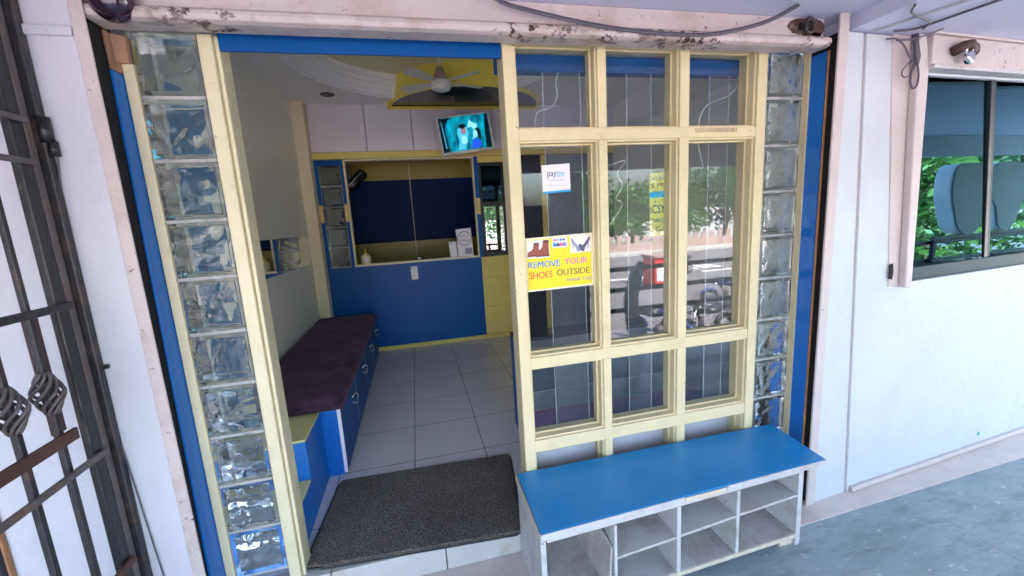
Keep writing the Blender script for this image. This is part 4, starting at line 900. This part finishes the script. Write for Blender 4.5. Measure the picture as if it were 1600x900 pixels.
part('back_face', MB().prism([(x, -2.46, z) for x, z in tooth], (0, .02, 0)), 'sign_back', ts)
part('body', MB().prism([(x, -2.66, z) for x, z in tooth], (0, .199, 0)), 'sign_face', ts, .02); part('mount', B(6.7, 8.6, -2.56, -2.50, .888, .925), 'gate_grey', ts)
def stall(x, y, z):
    t = thing('red_kiosk', (x, y, z), 'red street kiosk with white top beside the road', 'kiosk')
    part('body', B(x - .7, x + .7, y - .5, y + .5, z, z + 1.35), 'red_paint', t, .02); part('top', B(x - .8, x + .8, y - .6, y + .6, z + 1.352, z + 1.45), 'fence_white', t, .01)
    part('panel', B(x - .62, x - .2, y + .502, y + .52, z + .3, z + 1.0), 'paper', t); part('leg', B(x - .68, x - .6, y + .503, y + .56, z, z + .1), 'black_metal', t)
stall(10.95, -15.0, -2.0)
def bike(x, y, rz, col, label):
    t = thing('motorcycle', (x, y, -2.0), label, 'motorcycle', 'motorcycles parked in the street', (0, 0, rz))
    for wx in (-.64, .64):
        w = part('wheel', MB().tube([(wx + .27 * math.cos(a), 0, .31 + .27 * math.sin(a)) for a in [2 * math.pi * k / 28 for k in range(28)]], .045, 8, closed=True), 'tyre', t, local=True)
        mb = MB().tube([(wx + .22 * math.cos(a), 0, .31 + .22 * math.sin(a)) for a in [2 * math.pi * k / 28 for k in range(28)]], .012, 6, closed=True)
        for k in range(8):
            a = math.pi * k / 8; mb.tube([(wx - .22 * math.cos(a), 0, .31 - .22 * math.sin(a)), (wx + .22 * math.cos(a), 0, .31 + .22 * math.sin(a))], .005, 4)
        me = mb.mesh('rim', 'chrome'); o = bpy.data.objects.new('rim', me); COL.objects.link(o); o.parent = w
    def L(n, mb, m): part(n, mb, m, t, local=True)
    L('frame', MB().tube([(.45, 0, .95), (.2, 0, .62), (.1, 0, .35), (-.25, 0, .35), (-.64, 0, .31)], .03, 8).tube([(.45, 0, .9), (-.1, 0, .72), (-.55, 0, .78)], .025, 8), 'black_metal')
    L('engine', MB().lathe([(.0, -.12), (.12, -.12), (.14, 0), (.12, .12), (0, .12)], (.05, 0, .42), 14, axis=(0, 1, 0)).lathe([(.09, 0), (.09, .2), (.07, .22)], (.12, 0, .45), 10, axis=(.3, 0, 1)), 'gate_grey')
    L('tank', MB().tube([(.42, 0, .86), (.35, 0, .90), (.2, 0, .90), (.05, 0, .84), (-.02, 0, .79)], [.05, .13, .14, .10, .05], 12), col)
    L('seat', MB().tube([(-.02, 0, .80), (-.2, 0, .79), (-.45, 0, .83), (-.68, 0, .88)], [.06, .10, .11, .07], 10), 'black_plastic')
    L('fork', MB().tube([(.64, .09, .31), (.45, .09, .95)], .02, 8).tube([(.64, -.09, .31), (.45, -.09, .95)], .02, 8), 'chrome')
    L('handlebar', MB().tube([(.30, -.36, 1.06), (.42, -.2, 1.04), (.45, 0, .98), (.42, .2, 1.04), (.30, .36, 1.06)], .014, 8), 'black_metal')
    L('headlight', MB().lathe([(0, -.06), (.06, -.05), (.09, .03), (.09, .05), (0, .06)], (.55, 0, .90), 14, axis=(1, 0, 0)), 'chrome')
    L('mudguard', MB().tube([(.64 + .33 * math.cos(R(a)), 0, .31 + .33 * math.sin(R(a))) for a in range(30, 150, 15)], .05, 8, flat=1).tube([(-.64 + .33 * math.cos(R(a)), 0, .31 + .33 * math.sin(R(a))) for a in range(20, 150, 15)], .05, 8), col)
    L('exhaust', MB().tube([(.15, -.12, .35), (-.1, -.14, .26), (-.5, -.15, .28), (-.85, -.15, .34)], [.02, .025, .04, .045], 10), 'chrome')
    L('kickstand', MB().tube([(-.05, .1, .33), (-.02, .28, .01)], .012, 6), 'black_metal')
bike(7.2, -7.3, R(170), 'black_metal', 'black motorcycle parked nearest the porch railing'); bike(6.0, -7.6, R(60), 'ink_navy', 'dark motorcycle standing at an angle close to the black motorcycle'); bike(10.4, -10.2, R(200), 'ink_navy', 'dark blue motorcycle parked alone in the middle of the road'); bike(13.5, -17.0, R(150), 'red_paint', 'distant red motorcycle across the road')
fw = thing('boundary_fence', (20, -29, -2), 'pale pink boundary wall with pickets across the road', 'fence')
mb = MB(); mb.box(-60, 90, -29.3, -29.1, -2, -1.2)
part('wall', mb, 'fence_white', fw)
mb = MB()
for i in range(120): mb.box(-20 + i * .8, -19.55 + i * .8, -29.25, -29.15, -1.2, -.65)
part('picket_row', mb, 'fence_white', fw)
part('purple_panel', B(21.2, 22.0, -28.9, -28.8, -1.87, .3), 'purple_tile', fw)
def tree(x, y, z0, h, rad, seed, mat, label, nl=2600, leaf=.16, clumps=26):
    r = random.Random(seed); t = thing('broadleaf_tree', (x, y, z0), label, 'tree', 'trees across the street')
    mb = MB(); top = h * .45
    mb.tube([(x, y, z0), (x + .1, y, z0 + top * .5), (x - .05, y + .1, z0 + top)], [rad * .08, rad * .06, rad * .05], 8)
    cs = []
    for i in range(clumps):
        a = r.uniform(0, 6.28); rr = rad * math.sqrt(r.random()) * .85; hz = z0 + h * r.uniform(.22, .95); rr *= 1 - max(0, (hz - z0) / h - .55) * .9
        c = Vector((x + rr * math.cos(a), y + rr * math.sin(a), hz)); cs.append(c)
        if i % 3 == 0: mb.tube([(x, y, z0 + top * r.uniform(.4, 1)), tuple((c + Vector((x, y, z0 + top))) / 2), tuple(c)], [rad * .035, rad * .022, rad * .008], 6)
    part('trunk', mb, 'bark', t)
    lf = MB()
    for i in range(nl):
        c = cs[i % clumps]; d = Vector((r.gauss(0, 1), r.gauss(0, 1), r.gauss(0, .8))); p = c + d * rad * .17
        u = Vector((r.gauss(0, 1), r.gauss(0, 1), r.gauss(0, .6))).normalized(); w = u.orthogonal().normalized(); s = leaf * r.uniform(.6, 1.3)
        lf.add([p - u * s, p + w * s * .45, p + u * s, p - w * s * .45], [(0, 1, 2, 3)])
    me = lf.mesh('crown', mat, t.location); o = bpy.data.objects.new('crown', me); COL.objects.link(o); o.parent = t
tree(12.6, -7.4, -2, 5.2, 1.9, 1, 'leaf_mid', 'leafy bush tree near the porch, left of the tooth sign'); tree(15.6, -8.2, -2, 5.4, 2.2, 2, 'leaf_mid', 'leafy bush tree near the porch behind the tooth sign'); tree(19.3, -8.6, -2, 5.4, 2.3, 3, 'leaf_dark', 'darker leafy bush tree near the porch, right of the tooth sign')
for i, (x, y, h, rd, m, lab) in enumerate(((14, -33, 7.0, 3.4, 'leaf_dark', 'dark tree behind the fence opposite the red kiosk'), (19, -32, 5.4, 3.0, 'leaf_mid', 'low bright tree behind the fence, left of the purple panel'), (24, -34, 6.5, 3.4, 'leaf_mid', 'bright green tree behind the fence, right of the low one'), (29.5, -33, 8.0, 3.6, 'leaf_dark', 'tall dark tree behind the right end of the fence'), (6, -34, 8, 3.8, 'leaf_dark', 'tall dark tree behind the left end of the fence'), (36, -31, 7, 3.5, 'leaf_mid', 'bright tree beyond the tall dark one on the right'), (42, -26, 7, 3.5, 'leaf_dark', 'dark tree at the far right of the street'))):
    tree(x, y, -2, h, rd, 20 + i, m, lab, 2400, .26, 30)
